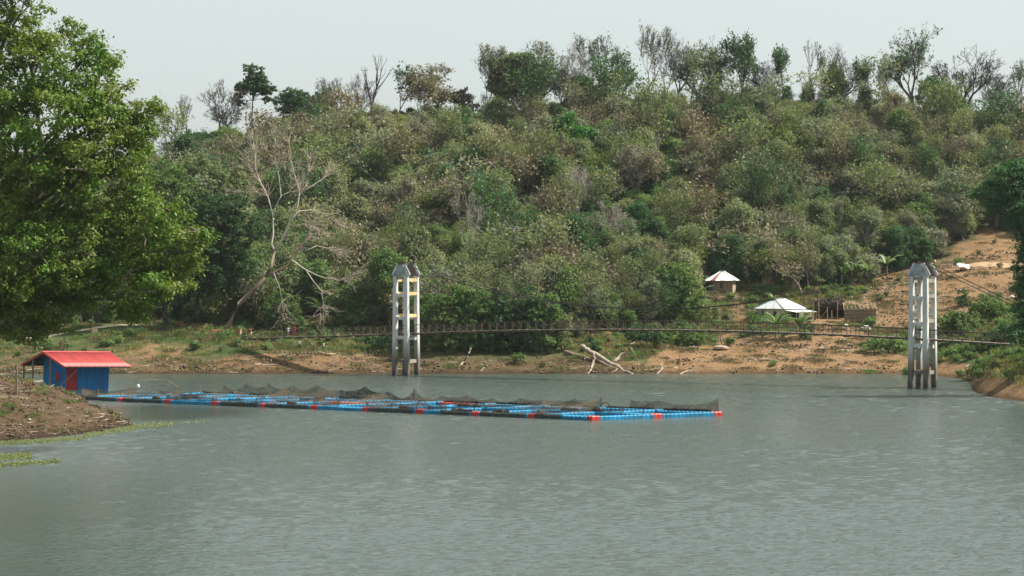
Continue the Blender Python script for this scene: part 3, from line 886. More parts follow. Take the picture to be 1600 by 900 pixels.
# orange anchor pillars where the bridge lands
def pillar(px, py_b, hpx, wpx, label, m1='brick', cat='pillar', Y=None, name='anchor_pillar', face='cream'):
    g = ground(px, py_b)
    if Y: g = Vector(((px-800)*Y/F, Y, gz((px-800)*Y/F, Y)))
    k = g.y/F
    t = thing(name, label, cat, g, ANG)
    wd = wpx*k; h = hpx*k
    MB().box((0, 0, h/2-0.2), (wd, wd, h+0.4), bev=0.04).build('shaft', M[m1], t)
    MB().box((wd*0.5+0.02, 0, h*0.5), (0.05, wd*0.8, h*0.9)).build('pale_face', M[face], t)  # paler panel on one side of the shaft
    MB().box((0, 0, h+0.05), (wd*1.2, wd*1.2, 0.12), bev=0.03).build('coping', M[m1], t)
pillar(374, 527, 12, 5, 'small orange anchor pillar nearest the foot of the leaning dead tree')
pillar(390, 527, 12, 5, 'small orange anchor pillar at the landing end of the footbridge')
# low brick walls on the bank by the shady trunks
def low_wall(px0, px1, py_b, hpx, label, m1='brick', courses=3):
    a = ground(px0, py_b); b = ground(px1, py_b); k = a.y/F
    d = Vector((b.x-a.x, b.y-a.y, 0)); Ln = d.length
    c = (a+b)/2; h = hpx*k
    t = thing('low_wall', label, 'wall', Vector((c.x, c.y, min(a.z, b.z)-0.1)), math.atan2(d.y, d.x))
    n = max(2, int(Ln/0.5)); ch = (h+0.1)/courses
    bm = MB().box((0, 0, 0), (Ln/n-0.03, 0.32, ch-0.025), bev=0.02).mesh('block', M[m1])
    core = MB().box((0, 0.0, (h+0.1)/2-0.03), (Ln-0.06, 0.24, h)).build('core', M['mudwall'], t)
    for j in range(courses):
        for i in range(n):
            link('block', bm, t, (-Ln/2+(i+0.5)*Ln/n+(0.12 if j % 2 else 0)-0.06, 0, ch*(j+0.5)))
low_wall(274, 286, 511, 9, 'short red brown block wall between the two dark trunks')
low_wall(302, 325, 516, 6, 'long low orange wall right of the dark trunks')
low_wall(331, 350, 521, 6, 'low orange wall ending at the leaning dead tree')
low_wall(1470, 1489, 413, 7, 'short pale block wall on the road above the right tower', 'cream', 2)
low_wall(1453, 1461, 411, 5, 'tiny pale wall stub directly behind the right tower top', 'cream', 2)

# ------------------------------------------------------------------ fish cage raft
RA = Vector((7.9, 248.4, 0)); U = Vector((-0.812, 0.583, 0)).normalized(); Vv = Vector((12.5, 8.0, 0)); WID = Vv.length; Vv = Vv/WID
NB, NW = 10, 2; BU, BV = 7.0, WID/NW
raft = thing('fish_cage_raft', 'long floating raft of blue plastic cubes carrying fish cage nets', 'raft', RA)
def rp(i, j, z=0.0, du=0.0, dv=0.0): 
    p = U*(i*BU+du) + Vv*(j*BV+dv); return Vector((p.x, p.y, z))
AU = math.atan2(U.y, U.x); AV = math.atan2(Vv.y, Vv.x)
def float_seg(Ln, n, rows=2, m1='blue_float'):
    mb = MB(); st = Ln/n
    for i in range(n):
        for j in range(rows):
            x = -Ln/2+(i+0.5)*st; y = (j-(rows-1)/2)*0.5
            mb.box((x, y, 0.14), (st-0.035, 0.465, 0.52), bev=0.07)
            if i: mb.box((x-st/2, y, 0.30), (0.10, 0.10, 0.10))
    return mb.mesh('walkway_floats', M[m1])
seg_u = float_seg(BU-1.0, 12); seg_v = float_seg(BV-1.0, 13)
seg_r = float_seg(BU-1.0, 12, m1='red_float')
node_b = float_seg(1.0, 2); node_r = float_seg(1.0, 2, m1='red_float')
rr = random.Random(11)
for j in range(NW+1):
    for i in range(NB):
        red = (j == 2 and i in (4,)) or (j == 1 and i in (5,))
        o = link('walkway', seg_r if red else seg_u, raft, rp(i+0.5, j, rr.uniform(-0.03, 0.03)), (rr.gauss(0, 0.012), rr.gauss(0, 0.006), AU))
for i in range(NB+1):
    for j in range(NW):
        link('walkway', seg_v, raft, rp(i, j+0.5, rr.uniform(-0.03, 0.02)), (0, 0, AV))
for i in range(NB+1):
    for j in range(NW+1):
        red = j == 0 or (i == 0)
        link('corner_float', node_r if red else node_b, raft, rp(i, j, rr.uniform(0.0, 0.04)), (0, 0, AU if i else AV))
# net posts, nets
pole_me = MB().tube([(0, 0, 0.2), (0, 0, 1.0)], 0.042, 6).mesh('net_post', M['timber'])
def net_panel(A, B, hA, hB, sag, mt, seed, z0=0.35, bulge=0.15):
    r_ = random.Random(seed); n, k = 8, 3
    Vn = []; Fc = []
    for i in range(n+1):
        x = i/n; p = A.lerp(B, x)
        top = z0 + (hA*(1-x)+hB*x)*(1-sag*4*x*(1-x)) + r_.uniform(-0.04, 0.04)
        for q in range(k+1):
            y = q/k
            off = (r_.uniform(-1, 1)*bulge*math.sin(math.pi*y) + bulge*0.6*math.sin(math.pi*y)*math.sin(math.pi*x))
            d = (B-A).normalized(); nrm = Vector((-d.y, d.x, 0))
            Vn.append(Vector((p.x, p.y, z0+(top-z0)*y)) + nrm*off)
    for i in range(n):
        for q in range(k):
            a = i*(k+1)+q; Fc.append((a, a+k+1, a+k+2, a+1))
    mb = MB(); mb.add(Vn, Fc); return mb.build('net', mt, raft, True)
rr = random.Random(23)
for j in (2, 1, 0):
    prev = None
    for q in range(2*NB+1):
        i = q/2.0
        if j == 0 and rr.random() < 0.25: prev = None; continue
        if j == 1 and rr.random() < 0.15: prev = None; continue
        h = rr.uniform(0.6, 1.6) if j == 2 else rr.uniform(0.4, 1.2)
        p = rp(i, j, 0.0, 0, 0.35 if j == 2 else -0.3)
        link('net_post', pole_me, raft, (p.x, p.y, 0.2-0.2*h), (rr.gauss(0, 0.05), rr.gauss(0, 0.05), 0), (1, 1, h+0.2))
        if prev is not None and rr.random() < (0.92 if j == 2 else 0.8):
            net_panel(prev[0], p, prev[1]*0.92, h*0.92, rr.uniform(0.12, 0.8), M['net'] if rr.random() < 0.8 else M['net_dark'], int(q*7+j))
        prev = (p, h)
# nets over the right end and cross walkways
for i in range(0, NB+1):
    for j in range(NW):
        if rr.random() < 0.6:
            net_panel(rp(i, j+0.05), rp(i, j+0.95), rr.uniform(0.3, 1.4), rr.uniform(0.3, 1.3), rr.uniform(0.2, 0.7), M['net'], 300+i*5+j)
# net skirts hung over the front row
for i, cover in enumerate((0.55, 0.95, 0.6, 1.0, 0.0, 1.0, 0.9, 0.0, 1.0, 1.0)):
    if cover <= 0: continue
    n = 10; Vn = []; Fc = []
    r_ = random.Random(70+i)
    for q in range(n+1):
        x = 0.08 + (cover-0.0)*0.84*q/n
        if i == 0: x = 0.92-0.84*cover*q/n
        for (dv, z) in ((0.1, 0.46), (-0.50, 0.45), (-0.58-r_.uniform(0, 0.08), 0.2), (-0.56, -0.1)):
            p = rp(i+x, 0, z+r_.uniform(-0.04, 0.04), 0, dv); Vn.append(p)
    for q in range(n):
        for k in range(3):
            a = q*4+k; Fc.append((a, a+4, a+5, a+1))
    mb = MB(); mb.add(Vn, Fc); mb.build('net_skirt', M['net_dark'] if i in (1, 2, 3, 0) else M['net_dark'], raft, True)
# heaps of gathered net
def heap(i, j, ln, h, seed, dv=0.0, wdt=0.45):
    r_ = random.Random(seed); mb = MB()
    n = max(4, int(ln/0.4)); pts = []; rad = []
    for q in range(n+1):
        p = rp(i, j, 0.42+r_.uniform(0, 0.1), ln*q/n, dv+r_.uniform(-0.12, 0.12)); pts.append(p); rad.append(max(0.05, h*r_.uniform(0.5, 1.0)*(0.6 if q in (0, n) else 1)))
    mb.tube(pts, rad, 7).build('net_heap', M['netheap'], raft)
for q in range(NB):
    heap(q+0.08, 2, 5.6, 0.19, 400+q, 0.05)
for (i, j, ln, h) in ((1.3, 1, 2.2, 0.3), (3.2, 0, 1.6, 0.34), (3.05, 1, 3.0, 0.3), (0.9, 1, 2.0, 0.42), (2.1, 0, 2.6, 0.3), (5.4, 0, 1.2, 0.4), (6.1, 1, 1.0, 0.5), (6.6, 2, 2.5, 0.3), (0.2, 2, 4.0, 0.26), (1.45, 0, 2.0, 0.28), (8.2, 0, 1.2, 0.3)):
    heap(i, j, ln, h, int(i*100+j))
# arched net hoops
for (i, j) in ((6.1, 0), (3.0, 0), (1.95, 0), (0.85, 1), (0.0, 0.9)):
    p = rp(i, j); hp = []
    for q in range(9):
        a = math.pi*q/8
        hp.append(p + U*(-0.75*math.cos(a)) + Vector((0, 0, 0.4+0.95*math.sin(a))))
    MB().tube(hp, 0.045, 5).build('net_hoop', M['netheap'], raft)
# white buoy on the raft
bpos = at(216, 604, 296.0)
MB().tube([(0, 0, -0.2), (0, 0, -0.1), (0, 0, 0.08), (0, 0, 0.22), (0, 0, 0.30)], [0.06, 0.14, 0.17, 0.11, 0.03], 10).build('net_buoy', M['white'], raft, True, bpos-RA)
MB().tube([at(200, 612, 297)-RA, at(217, 594.5, 297)-RA, at(245, 593, 296.5)-RA, at(262, 594, 296)-RA, at(280, 606, 295)-RA], 0.03, 5).build('bent_pole', M['bamboo_pole'], raft)

# ------------------------------------------------------------------ blue shack with the red roof
RL = at(65, 550, 304.0)     # near end of the ridge
SB = Vector((RL.x, RL.y, 0))
sh = thing('floating_shack', 'blue tin shack with red corrugated roof floating behind the mud bank', 'shack', SB, R(45))
sh.rotation_euler = (0, R(1.5), R(45))
T0, T1, HW, EV, RT = 1.75, 7.95, 2.25, 4.5, 9.75       # wall start, wall end, half width, eave reach, ridge length
ZR, ZE, ZF = 4.92, 3.32, 0.42
def zr_(y): return ZR-(ZR-ZE)*abs(y)/EV
# floats and floor
fl = MB()
for i in range(15):
    for j in range(9):
        fl.box((0.9+i*0.5, -HW-0.2+0.25+j*0.55, 0.12), (0.47, 0.5, 0.5), bev=0.06)
fl.build('float_platform', M['blue_float'], sh)['kind'] = 'stuff'
MB().box(((T0+T1)/2, 0, ZF), (T1-T0+0.4, 2*HW+0.4, 0.10)).build('floor', M['timber'], sh)
def ribbed(x0, x1, y, z0, ztop, nrm, amp=0.035, pitch=0.26):
    """ribbed sheet in x, facing -y or +y"""
    n = max(2, int((x1-x0)/pitch)); xs = []; V = []; Fc = []
    for i in range(n):
        a = x0+(x1-x0)*i/n; b = x0+(x1-x0)*(i+1)/n; w_ = b-a
        xs += [(a, 0), (a+w_*0.55, 0), (a+w_*0.68, amp), (a+w_*0.87, amp)]
    xs.append((x1, 0))
    for x, o in xs:
        V += [(x, y+nrm*o, z0), (x, y+nrm*o, ztop)]
    for i in range(len(xs)-1): Fc.append((2*i, 2*i+2, 2*i+3, 2*i+1))
    mb = MB(); mb.add(V, Fc); return mb
D0, D1 = T0+0.05, T0+1.75     # doorway in the long front wall
def solid(o, th=0.03):
    m_ = o.modifiers.new('thickness', 'SOLIDIFY'); m_.thickness = th; m_.offset = 0; return o
solid(ribbed(D1, T1, -HW, ZF, zr_(HW)+0.0, -1).build('front_wall', M['blue_wall'], sh))
solid(ribbed(T0, T1, HW, ZF, zr_(HW), 1).build('back_wall', M['blue_wall'], sh))
for x, nm in ((T0, 'gable_wall'), (T1, 'gable_wall')):
    mb = MB(); ys = np.linspace(-HW, HW, 19); V = []; Fc = []
    for i, y in enumerate(ys):
        o = 0.03 if i % 2 else 0
        V += [(x-o, y, ZF), (x-o, y, zr_(y)-0.05)]
    for i in range(len(ys)-1): Fc.append((2*i, 2*i+2, 2*i+3, 2*i+1))
    mb.add(V, Fc); solid(mb.build(nm, M['blue_wall'], sh))
dr = MB().box(((D0+D1)/2, -HW+0.02, (ZF+zr_(HW))/2), (D1-D0-0.06, 0.05, zr_(HW)-ZF-0.04)).build('door', M['red_door'], sh)
MB().box((D1-0.2, -HW-0.03, 1.5), (0.08, 0.06, 0.2)).build('door_handle', M['steel'], dr)
for x in (D0, D1, T1):
    MB().box((x, -HW-0.02, (ZF+zr_(HW))/2), (0.1, 0.12, zr_(HW)-ZF)).build('corner_post', M['blue_wall'], sh)
wn = MB().box((T0-0.05, -0.9, 2.0), (0.06, 0.75, 0.9)).build('window', M['red_door'], sh)
for y in (-1.3, -0.5): MB().box((T0-0.09, y, 2.0), (0.05, 0.07, 1.0)).build('window_frame', M['timber'], wn)
for z in (1.52, 2.48): MB().box((T0-0.09, -0.9, z), (0.05, 0.87, 0.07)).build('window_frame', M['timber'], wn)
# corrugated roof sheets
nsh = 11
for side in (-1, 1):
    for q in range(nsh):
        x0 = RT*q/nsh; x1 = RT*(q+1)/nsh+0.03
        nn = 8; V = []; Fc = []
        for i in range(nn+1):
            x = x0+(x1-x0)*i/nn; zo = 0.05*math.cos(2*math.pi*(x/ (RT/nsh))*2) + 0.003*(q % 2)
            for (y, z) in ((0.04, ZR), (EV, ZE)):
                V.append((x, side*y, z+zo))
        for i in range(nn): Fc.append((2*i, 2*i+1, 2*i+3, 2*i+2))
        mb = MB(); mb.add(V, Fc)
        o = mb.build('roof_sheet', M['red_roof'], sh, True)
        o.data.materials.append(M['roof_under'])
        m_ = o.modifiers.new('thickness', 'SOLIDIFY'); m_.thickness = 0.02; m_.offset = -1 if side < 0 else 1
MB().tube([(-0.05, 0, ZR+0.02), (RT+0.05, 0, ZR+0.02)], 0.13, 8).build('ridge_cap', M['red_roof'], sh)
for side in (-1, 1):
    MB().beam((0.03, 0, ZR-0.10), (0.03, side*EV, ZE-0.10), 0.05, 0.20).build('barge_board', M['red_roof'], sh)
    for y in (1.0, 2.25, 3.6, 4.4):
        MB().beam((0.1, side*y, zr_(y)-0.13), (RT-0.1, side*y, zr_(y)-0.13), 0.08, 0.10).build('purlin', M['roof_under'], sh)
    # dark lining under the sheets
    mb = MB(); mb.add([(0.1, 0, ZR-0.07), (RT-0.1, 0, ZR-0.07), (RT-0.1, side*EV*0.985, ZE-0.07), (0.1, side*EV*0.985, ZE-0.07)], [(0, 1, 2, 3)])
    mb.build('roof_lining', M['roof_under'], sh)
for (x, y) in ((0.25, 4.2), (0.25, -1.3), (0.25, 2.3)):
    MB().tube([(x, y, -0.6), (x+0.03, y, zr_(y)-0.12)], 0.12, 7).build('porch_post', M['timber'], sh)
MB().beam((0.1, -2.9, 0.5), (2.3, -4.0, 3.0), 0.22, 0.08).build('leaning_plank', M['timber'], sh)

# post and rail remains on the mud bank
def stake(px, py_b, py_t, r, label, lean=0.0, ymin=225, name='wooden_post', m1='timber'):
    g = ground(px, py_b, ymin); h = (py_b-py_t)*g.y/F
    mb = MB()
    mb.tube([(0, 0, -0.5), (lean*0.5, 0.02, h*0.5), (lean, 0, h)], [r*1.05, r, r*0.92], 7)
    t = thing(name, label, 'post', g)
    mb.build('shaft', M[m1], t)
    MB().tube([(lean-r, 0, h-0.25), (lean, -r-0.02, h-0.22), (lean+r, 0, h-0.25)], 0.02, 4).build('tie_rope', M['straw'], t)
stake(26, 617, 571, 0.10, 'tall weathered post standing alone on the mud bank', 0.0)
stake(17, 588, 566, 0.07, 'short crooked post at the left edge of the mud bank', 0.12)
# ------------------------------------------------------------------ houses on the far slope
def roof_face(t, P, n, mats, name='roof_sheet', lift=0.0):
    """quad P (eave a, eave b, top b, top a) cut into n lapped sheets"""
    a, b, c, d = [Vector(p) for p in P]
    nrm = (b-a).cross(d-a).normalized()
    for i in range(n):
        x0, x1 = i/n, (i+1)/n
        q = [a.lerp(b, x0), a.lerp(b, x1), d.lerp(c, x1), d.lerp(c, x0)]
        off = nrm*(0.02*(i % 2)+lift)
        V = [p+off for p in q] + [p+off-nrm*0.03 for p in q]
        mb = MB(); mb.add(V, [(0,1,2,3), (7,6,5,4), (0,4,5,1), (1,5,6,2), (2,6,7,3), (3,7,4,0)])
        mb.build(name, M[mats[i % len(mats)]] if len(mats) > 1 else M[mats[0]], t)

def hut(name, label, loc, rz, W, D_, wall_h, rise, over, ridge, wall_m, rmats, door=None, win=None, cat='hut', wall_side=None):
    t = thing(name, label, cat, loc, rz)
    w2, d2 = W/2, D_/2
    th = 0.16
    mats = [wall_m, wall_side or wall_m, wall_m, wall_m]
    MB().box((0, -d2+th/2, wall_h/2-0.3), (W, th, wall_h+0.6)).build('wall', M[mats[0]], t)
    MB().box((w2-th/2, 0, wall_h/2-0.3), (th, D_-2*th-0.01, wall_h+0.6)).build('wall', M[mats[1]], t)
    MB().box((0, d2-th/2, wall_h/2-0.3), (W, th, wall_h+0.6)).build('wall', M[mats[2]], t)
    MB().box((-w2+th/2, 0, wall_h/2-0.3), (th, D_-2*th-0.01, wall_h+0.6)).build('wall', M[mats[3]], t)
    MB().box((0, 0, -0.2), (W+0.5, D_+0.5, 0.4)).build('plinth', M['mudwall'], t)
    ex, ey = w2+over, d2+over; z0 = wall_h-0.05; z1 = wall_h+rise
    r_ = ridge/2
    if W >= D_:
        A, B = (-r_, 0, z1), (r_, 0, z1)
        roof_face(t, [(-ex, -ey, z0), (ex, -ey, z0), B, A], 6, rmats[0])
        roof_face(t, [(ex, ey, z0), (-ex, ey, z0), A, B], 6, rmats[1])
        roof_face(t, [(ex, -ey, z0), (ex, ey, z0), B, B], 4, rmats[2])
        roof_face(t, [(-ex, ey, z0), (-ex, -ey, z0), A, A], 4, rmats[3])
        ends = [A, B]; hips = [(A, (-ex, -ey, z0)), (B, (ex, -ey, z0)), (B, (ex, ey, z0)), (A, (-ex, ey, z0))]
    else:
        A, B = (0, -r_, z1), (0, r_, z1)
        roof_face(t, [(-ex, -ey, z0), (ex, -ey, z0), A, A], 5, rmats[0])
        roof_face(t, [(ex, ey, z0), (-ex, ey, z0), B, B], 5, rmats[1])
        roof_face(t, [(ex, -ey, z0), (ex, ey, z0), B, A], 6, rmats[2])
        roof_face(t, [(-ex, ey, z0), (-ex, -ey, z0), A, B], 6, rmats[3])
        ends = [A, B]; hips = [(A, (-ex, -ey, z0)), (A, (ex, -ey, z0)), (B, (ex, ey, z0)), (B, (-ex, ey, z0))]
    MB().beam(Vector(ends[0])+Vector((0, 0, 0.05)), Vector(ends[1])+Vector((0, 0, 0.05)), 0.22, 0.06).build('ridge_cap', M['tin'], t)
    for p, q in hips:
        MB().beam(Vector(p)+Vector((0, 0, 0.05)), Vector(q)+Vector((0, 0, 0.05)), 0.14, 0.05).build('hip_cap', M['tin'], t)
    if door:
        x, wd = door
        MB().box((x, -d2-0.02, wall_h*0.42), (wd, 0.06, wall_h*0.84)).build('door', M['darkwall'], t)
    if win:
        x, wd = win
        f = MB().box((x, -d2-0.02, wall_h*0.6), (wd, 0.06, 0.8)).build('window', M['darkwall'], t)
        MB().box((x, -d2-0.06, wall_h*0.6-0.45), (wd+0.16, 0.1, 0.07)).build('sill', M['timber'], f)
    return t
g = ground(1130, 459); g.y += 1.6; g.z = gz(g.x, g.y-1.4)
hut('small_hut', 'small square mud hut with white tin roof high on the slope', g, R(-14), 3.9, 3.3, 2.15, 1.45, 0.55, 0.6, 'mudwall',
    [['tin', 'rust', 'tin', 'tin', 'tin', 'tin'], ['tin'], ['tin'], ['tin']], (-1.55, 0.5), (0.1, 0.35), wall_side='palewall')  # right wall paler: sunlight on that side put into its colour
g = ground(1228, 499); g.y = max(g.y, 392.0); g.x = (1228-800)*g.y/F; zz = gz(g.x, g.y)
W1, D1_ = 5.2, 4.5
rz = math.atan2(-0.64, 0.77)
cx = Matrix.Rotation(rz, 3, 'Z') @ Vector((-W1/2, D1_/2, 0))
ZH = HC + (PY0-482)*g.y/F - 2.1       # floor so that the eaves sit where seen
hs = hut('farmhouse', 'cream walled farmhouse with white tin hip roof behind the bridge', Vector((g.x, g.y, ZH))+cx, rz, W1, D1_+0.9, 2.1, 1.5, 0.3, 2.6, 'palewall',
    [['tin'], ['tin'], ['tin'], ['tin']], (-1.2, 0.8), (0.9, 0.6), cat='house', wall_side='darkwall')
# lean-to on its right side
for i in range(5):
    y0 = -D1_/2-0.6+i*1.15
    mb = MB(); V = [(W1/2+0.15, y0, 1.85), (W1/2+2.3, y0, 1.55+0.02*(i % 2)), (W1/2+2.3, y0+1.17, 1.55+0.02*(i % 2)), (W1/2+0.15, y0+1.17, 1.85)]
    mb.add(V, [(0, 1, 2, 3)]); solid(mb.build('lean_to_sheet', M['tin'], hs), 0.03)
for y in (-2.6, 0.2, 2.9): MB().tube([(W1/2+2.15, y, -0.8), (W1/2+2.15, y, 1.55)], 0.07, 6).build('lean_to_post', M['timber'], hs)
MB().box((W1/2+1.2, 1.6, 0.65), (0.12, 2.6, 2.2)).build('lean_to_wall', M['palewall'], hs)

# woven bamboo shed, roof half stripped
g = ground(1344, 502); k = g.y/F
t = thing('bamboo_shed', 'roofless woven bamboo shed with straw heaped along its top', 'shed', g, R(-6))
SW, SD, SH = 4.8, 3.0, 2.0
slat = MB().box((0, 0, 0), (0.13, 0.035, SH)).mesh('slat', M['bamboo_slat'])
n = int(SW/0.16)
rr = random.Random(9)
for i in range(n):
    for y in (-SD/2, SD/2):
        link('slat', slat, t, (-SW/2+(i+0.5)*SW/n, y, SH/2), (rr.gauss(0, 0.02), rr.gauss(0, 0.02), 0), (1, 1, rr.uniform(0.93, 1.06)))
for i in range(int(SD/0.16)):
    for x in (-SW/2, SW/2):
        link('slat', slat, t, (x, -SD/2+(i+0.5)*0.16, SH/2), (rr.gauss(0, 0.02), 0, R(90)), (1, 1, rr.uniform(0.93, 1.06)))
for z in (0.15, 0.75, 1.25, 1.85):
    MB().tube([(-SW/2-0.15, -SD/2-0.06, z), (SW/2+0.15, -SD/2-0.06, z+rr.uniform(-0.06, 0.06))], 0.045, 6).build('rail_pole', M['bamboo_pole'], t)
for i in range(9):
    x = -SW/2-0.1+i*(SW+0.2)/8
    MB().tube([(x, -SD/2-0.1, 1.7), (x-0.22+rr.uniform(-0.1, 0.1), 0.3, 3.05+rr.uniform(-0.2, 0.15))], 0.05, 6).build('rafter', M['bamboo_pole'], t)
MB().tube([(-SW/2-0.2, 0.3, 2.9), (SW/2, 0.3, 2.8)], 0.06, 6).build('ridge_pole', M['bamboo_pole'], t)
rng = np.random.default_rng(31)
C = np.stack([rng.uniform(-SW/2, SW/2-0.2, 900), rng.uniform(-0.6, 1.5, 900), np.zeros(900)], 1)
C[:, 2] = 2.45 + 0.55*np.exp(-((C[:, 0]+1.4)/1.2)**2) - np.abs(C[:, 1]-0.4)*0.35 + rng.normal(size=900)*0.12
V, Fq = leaves(rng, C, np.tile([0, -0.6, 0.6], (900, 1)), 0.5, 0.22, 0.3)
link('straw_thatch', mesh_np('straw_thatch', V, Fq, [M['straw']]), t)['kind'] = 'stuff'
MB().box((0, 0, 0.0), (SW-0.1, SD-0.1, 0.3)).build('earth_base', M['mudwall'], t)
# dark thatched shelter
g = ground(1298, 499)
t = thing('thatched_shelter', 'dark thatched open shelter between farmhouse and bamboo shed', 'shelter', g+Vector((0.2, 1.6, 0)), R(4))
n = 4200
u_ = rng.uniform(-1, 1, n); v_ = rng.uniform(0, 1, n)
C = np.stack([u_*2.3, -1.5+3.2*v_, 3.0-0.55*np.abs(u_)**2-1.5*np.clip(0.25-v_, 0, 1)+rng.normal(size=n)*0.14 - rng.random(n)*1.2*(v_ < 0.35)], 1)
V, Fq = leaves(rng, C, np.tile([0, -0.5, 0.4], (n, 1)), 0.5, 0.3, 0.2, 1.2)
link('thatch', mesh_np('thatch', V, Fq, [M['thatch']]), t)
mb = MB(); mb.add([(-2.3, 1.6, -0.3), (2.3, 1.6, -0.3), (2.3, 1.6, 2.4), (-2.3, 1.6, 2.4)], [(0, 1, 2, 3)]); solid(mb.build('back_wall', M['thatch'], t), 0.15)
for sx in (-1, 1):
    mb = MB(); mb.add([(sx*2.2, -0.6, -0.3), (sx*2.2, 1.6, -0.3), (sx*2.2, 1.6, 2.3), (sx*2.2, -0.6, 2.2)], [(0, 1, 2, 3)]); solid(mb.build('side_wall', M['thatch'], t), 0.12)
for x, y, h in ((-2.2, -1.7, 3.4), (-0.9, -1.9, 1.9), (-0.2, -2.0, 1.4), (0.75, -1.6, 2.9), (2.0, -1.6, 2.7)):
    MB().tube([(x, y, -0.5), (x+rr.uniform(-0.06, 0.06), y, h)], 0.06, 6).build('pole', M['bamboo_pole'], t)
MB().tube([(-2.0, -1.9, 0.2), (-0.9, -1.9, 1.5)], 0.045, 6).build('brace_pole', M['bamboo_pole'], t)

# pale tarp on the road edge, pale stones
g = ground(1505, 423)
mb = MB(); V = []; Fc = []
rr = random.Random(4)
for i in range(7):
    for j in range(5):
        x = (i/6-0.5)*2.1; y = (j/4-0.5)*1.6
        V.append((x, y, 0.75+0.35*math.sin(i*0.9)*0.5+rr.uniform(-0.07, 0.07)+0.15*(j-2)))
for i in range(6):
    for j in range(4): Fc.append((i*5+j, (i+1)*5+j, (i+1)*5+j+1, i*5+j+1))
mb.add(V, Fc)
t = thing('white_tarp', 'crumpled white tarp on stakes beside the earth road', 'tarp', g)
solid(mb.build('sheet', M['white'], t, True), 0.02)
for x, y in ((-0.9, -0.7), (0.9, -0.7), (0.9, 0.7), (-0.9, 0.7)):
    MB().tube([(x, y, -0.3), (x, y, 0.85)], 0.035, 5).build('stake', M['timber'], t)
def rock(name, label, g, s, m1='stone', seed=1, flat=0.65):
    rng_ = np.random.default_rng(seed)
    V = []; Fc = []; n, k = 9, 5
    for j in range(k+1):
        a = math.pi*j/k
        for i in range(n):
            th = 2*math.pi*i/n
            q = 1+rng_.uniform(-0.2, 0.2)
            V.append((s*q*math.sin(a)*math.cos(th), s*q*0.8*math.sin(a)*math.sin(th), s*flat*(math.cos(a)+0.5)))
    for j in range(k):
        for i in range(n):
            Fc.append((j*n+i, (j+1)*n+i, (j+1)*n+(i+1) % n, j*n+(i+1) % n))
    mb = MB(); mb.add(V, Fc); o = mb.build(name, M[m1], None, False, g)
    return tag(o, label, 'rock')
rock('boulder', 'large pale boulder below the bamboo shed', ground(1353, 516), 0.75, seed=2)
rock('boulder', 'smaller pale boulder left of the largest one below the shed', ground(1322, 510), 0.4, seed=3)
rock('boulder', 'pale boulder on the green slope right of the right tower', ground(1582, 466), 0.45, seed=4)
rock('boulder', 'flat brown boulder under the lone post on the tan slope', ground(1126, 546), 1.25, 'mudwall', seed=6, flat=0.35)
rock('boulder', 'white stone on the mud bank below the shack door', ground(59, 641, 215), 0.14, seed=7)
rock('boulder', 'white stone lowest on the mud bank', ground(46, 658, 210), 0.17, seed=8)
rock('boulder', 'small white stone between the two others on the mud bank', ground(32, 665, 210), 0.13, seed=9)
# slanted plank near the lone post
g = ground(1127, 545)
t = thing('leaning_pole', 'thin pole leaning above the flat brown boulder', 'pole', g)
MB().tube([(0.4, 0, -0.4), (-0.1, 0.2, 1.6), (-0.35, 0.3, 3.6)], [0.16, 0.11, 0.05], 6).build('shaft', M['dead_brown'], t)
MB().tube([(-0.1, 0.2, 1.6), (0.25, 0.2, 2.4)], [0.05, 0.02], 5).build('side_twig', M['dead_brown'], t)
# thin stakes on the right slope
def pole(px, pb, pt, label, r=0.05, mt='timber', name='thin_pole', ymin=340):
    g = ground(px, pb, ymin); h = (pb-pt)*g.y/F
    t = thing(name, label, 'pole', g)
    MB().tube([(0, 0, -0.4), (0.03, 0, h*0.5), (0, 0, h)], [r, r*0.95, r*0.8], 6).build('shaft', M[mt], t)
    MB().box((0, 0, h*0.9), (r*4, 0.04, 0.06)).build('cross_piece', M[mt], t)
pole(1590, 466, 430, 'dark upright pole on the green slope at the right edge')
pole(1504, 424, 404, 'thin pole beside the white tarp')
pole(1319, 585, 560, 'thin stake at the water edge below the boulders', 0.04)
pole(1062, 577, 555, 'thin stake on the pale sand slope', 0.04)
pole(575, 575, 565, 'short stake at the tip of the tan spit', 0.05)
# sign post with small red and white panel at the path
g = ground(145, 524)
t = thing('sign_post', 'small sign post with pale panel beside the path', 'sign post', g)
MB().tube([(0, 0, -0.4), (0, 0, 3.0)], 0.06, 6).build('shaft', M['timber'], t)
MB().box((0.32, -0.08, 0.75), (0.85, 0.05, 0.75)).build('panel', M['cream'], t)
MB().box((-0.3, -0.08, 0.7), (0.3, 0.05, 0.6)).build('side_panel', M['brick'], t)
for z in (1.9, 2.5): MB().box((0, 0, z), (0.5, 0.05, 0.06)).build('arm', M['timber'], t)

# ------------------------------------------------------------------ path along the far left bank
def ribbon(name, pts, wd, m1, label, lift=0.03):
    P = []
    for (px, py) in pts: P.append(ground(px, py))
    C = [];
    for i in range(len(P)-1):
        for q in range(6): C.append(P[i].lerp(P[i+1], q/6))
    C.append(P[-1])
    V = []; Fc = []
    for i, p in enumerate(C):
        d = (C[min(i+1, len(C)-1)]-C[max(i-1, 0)]); d.z = 0; d.normalize()
        n_ = Vector((-d.y, d.x, 0))
        for s_ in (-1, -0.33, 0.33, 1):
            q = p + n_*(wd/2*s_*(1+0.25*math.sin(i*1.7+s_)))
            V.append((q.x, q.y, gz(q.x, q.y)+lift+0.02))
    for i in range(len(C)-1):
        for k in range(3):
            a = i*4+k; Fc.append((a, a+4, a+5, a+1))
    mb = MB(); mb.add(V, Fc)
    return tag(mb.build(name, M[m1], None, True), label, None, None, 'structure')
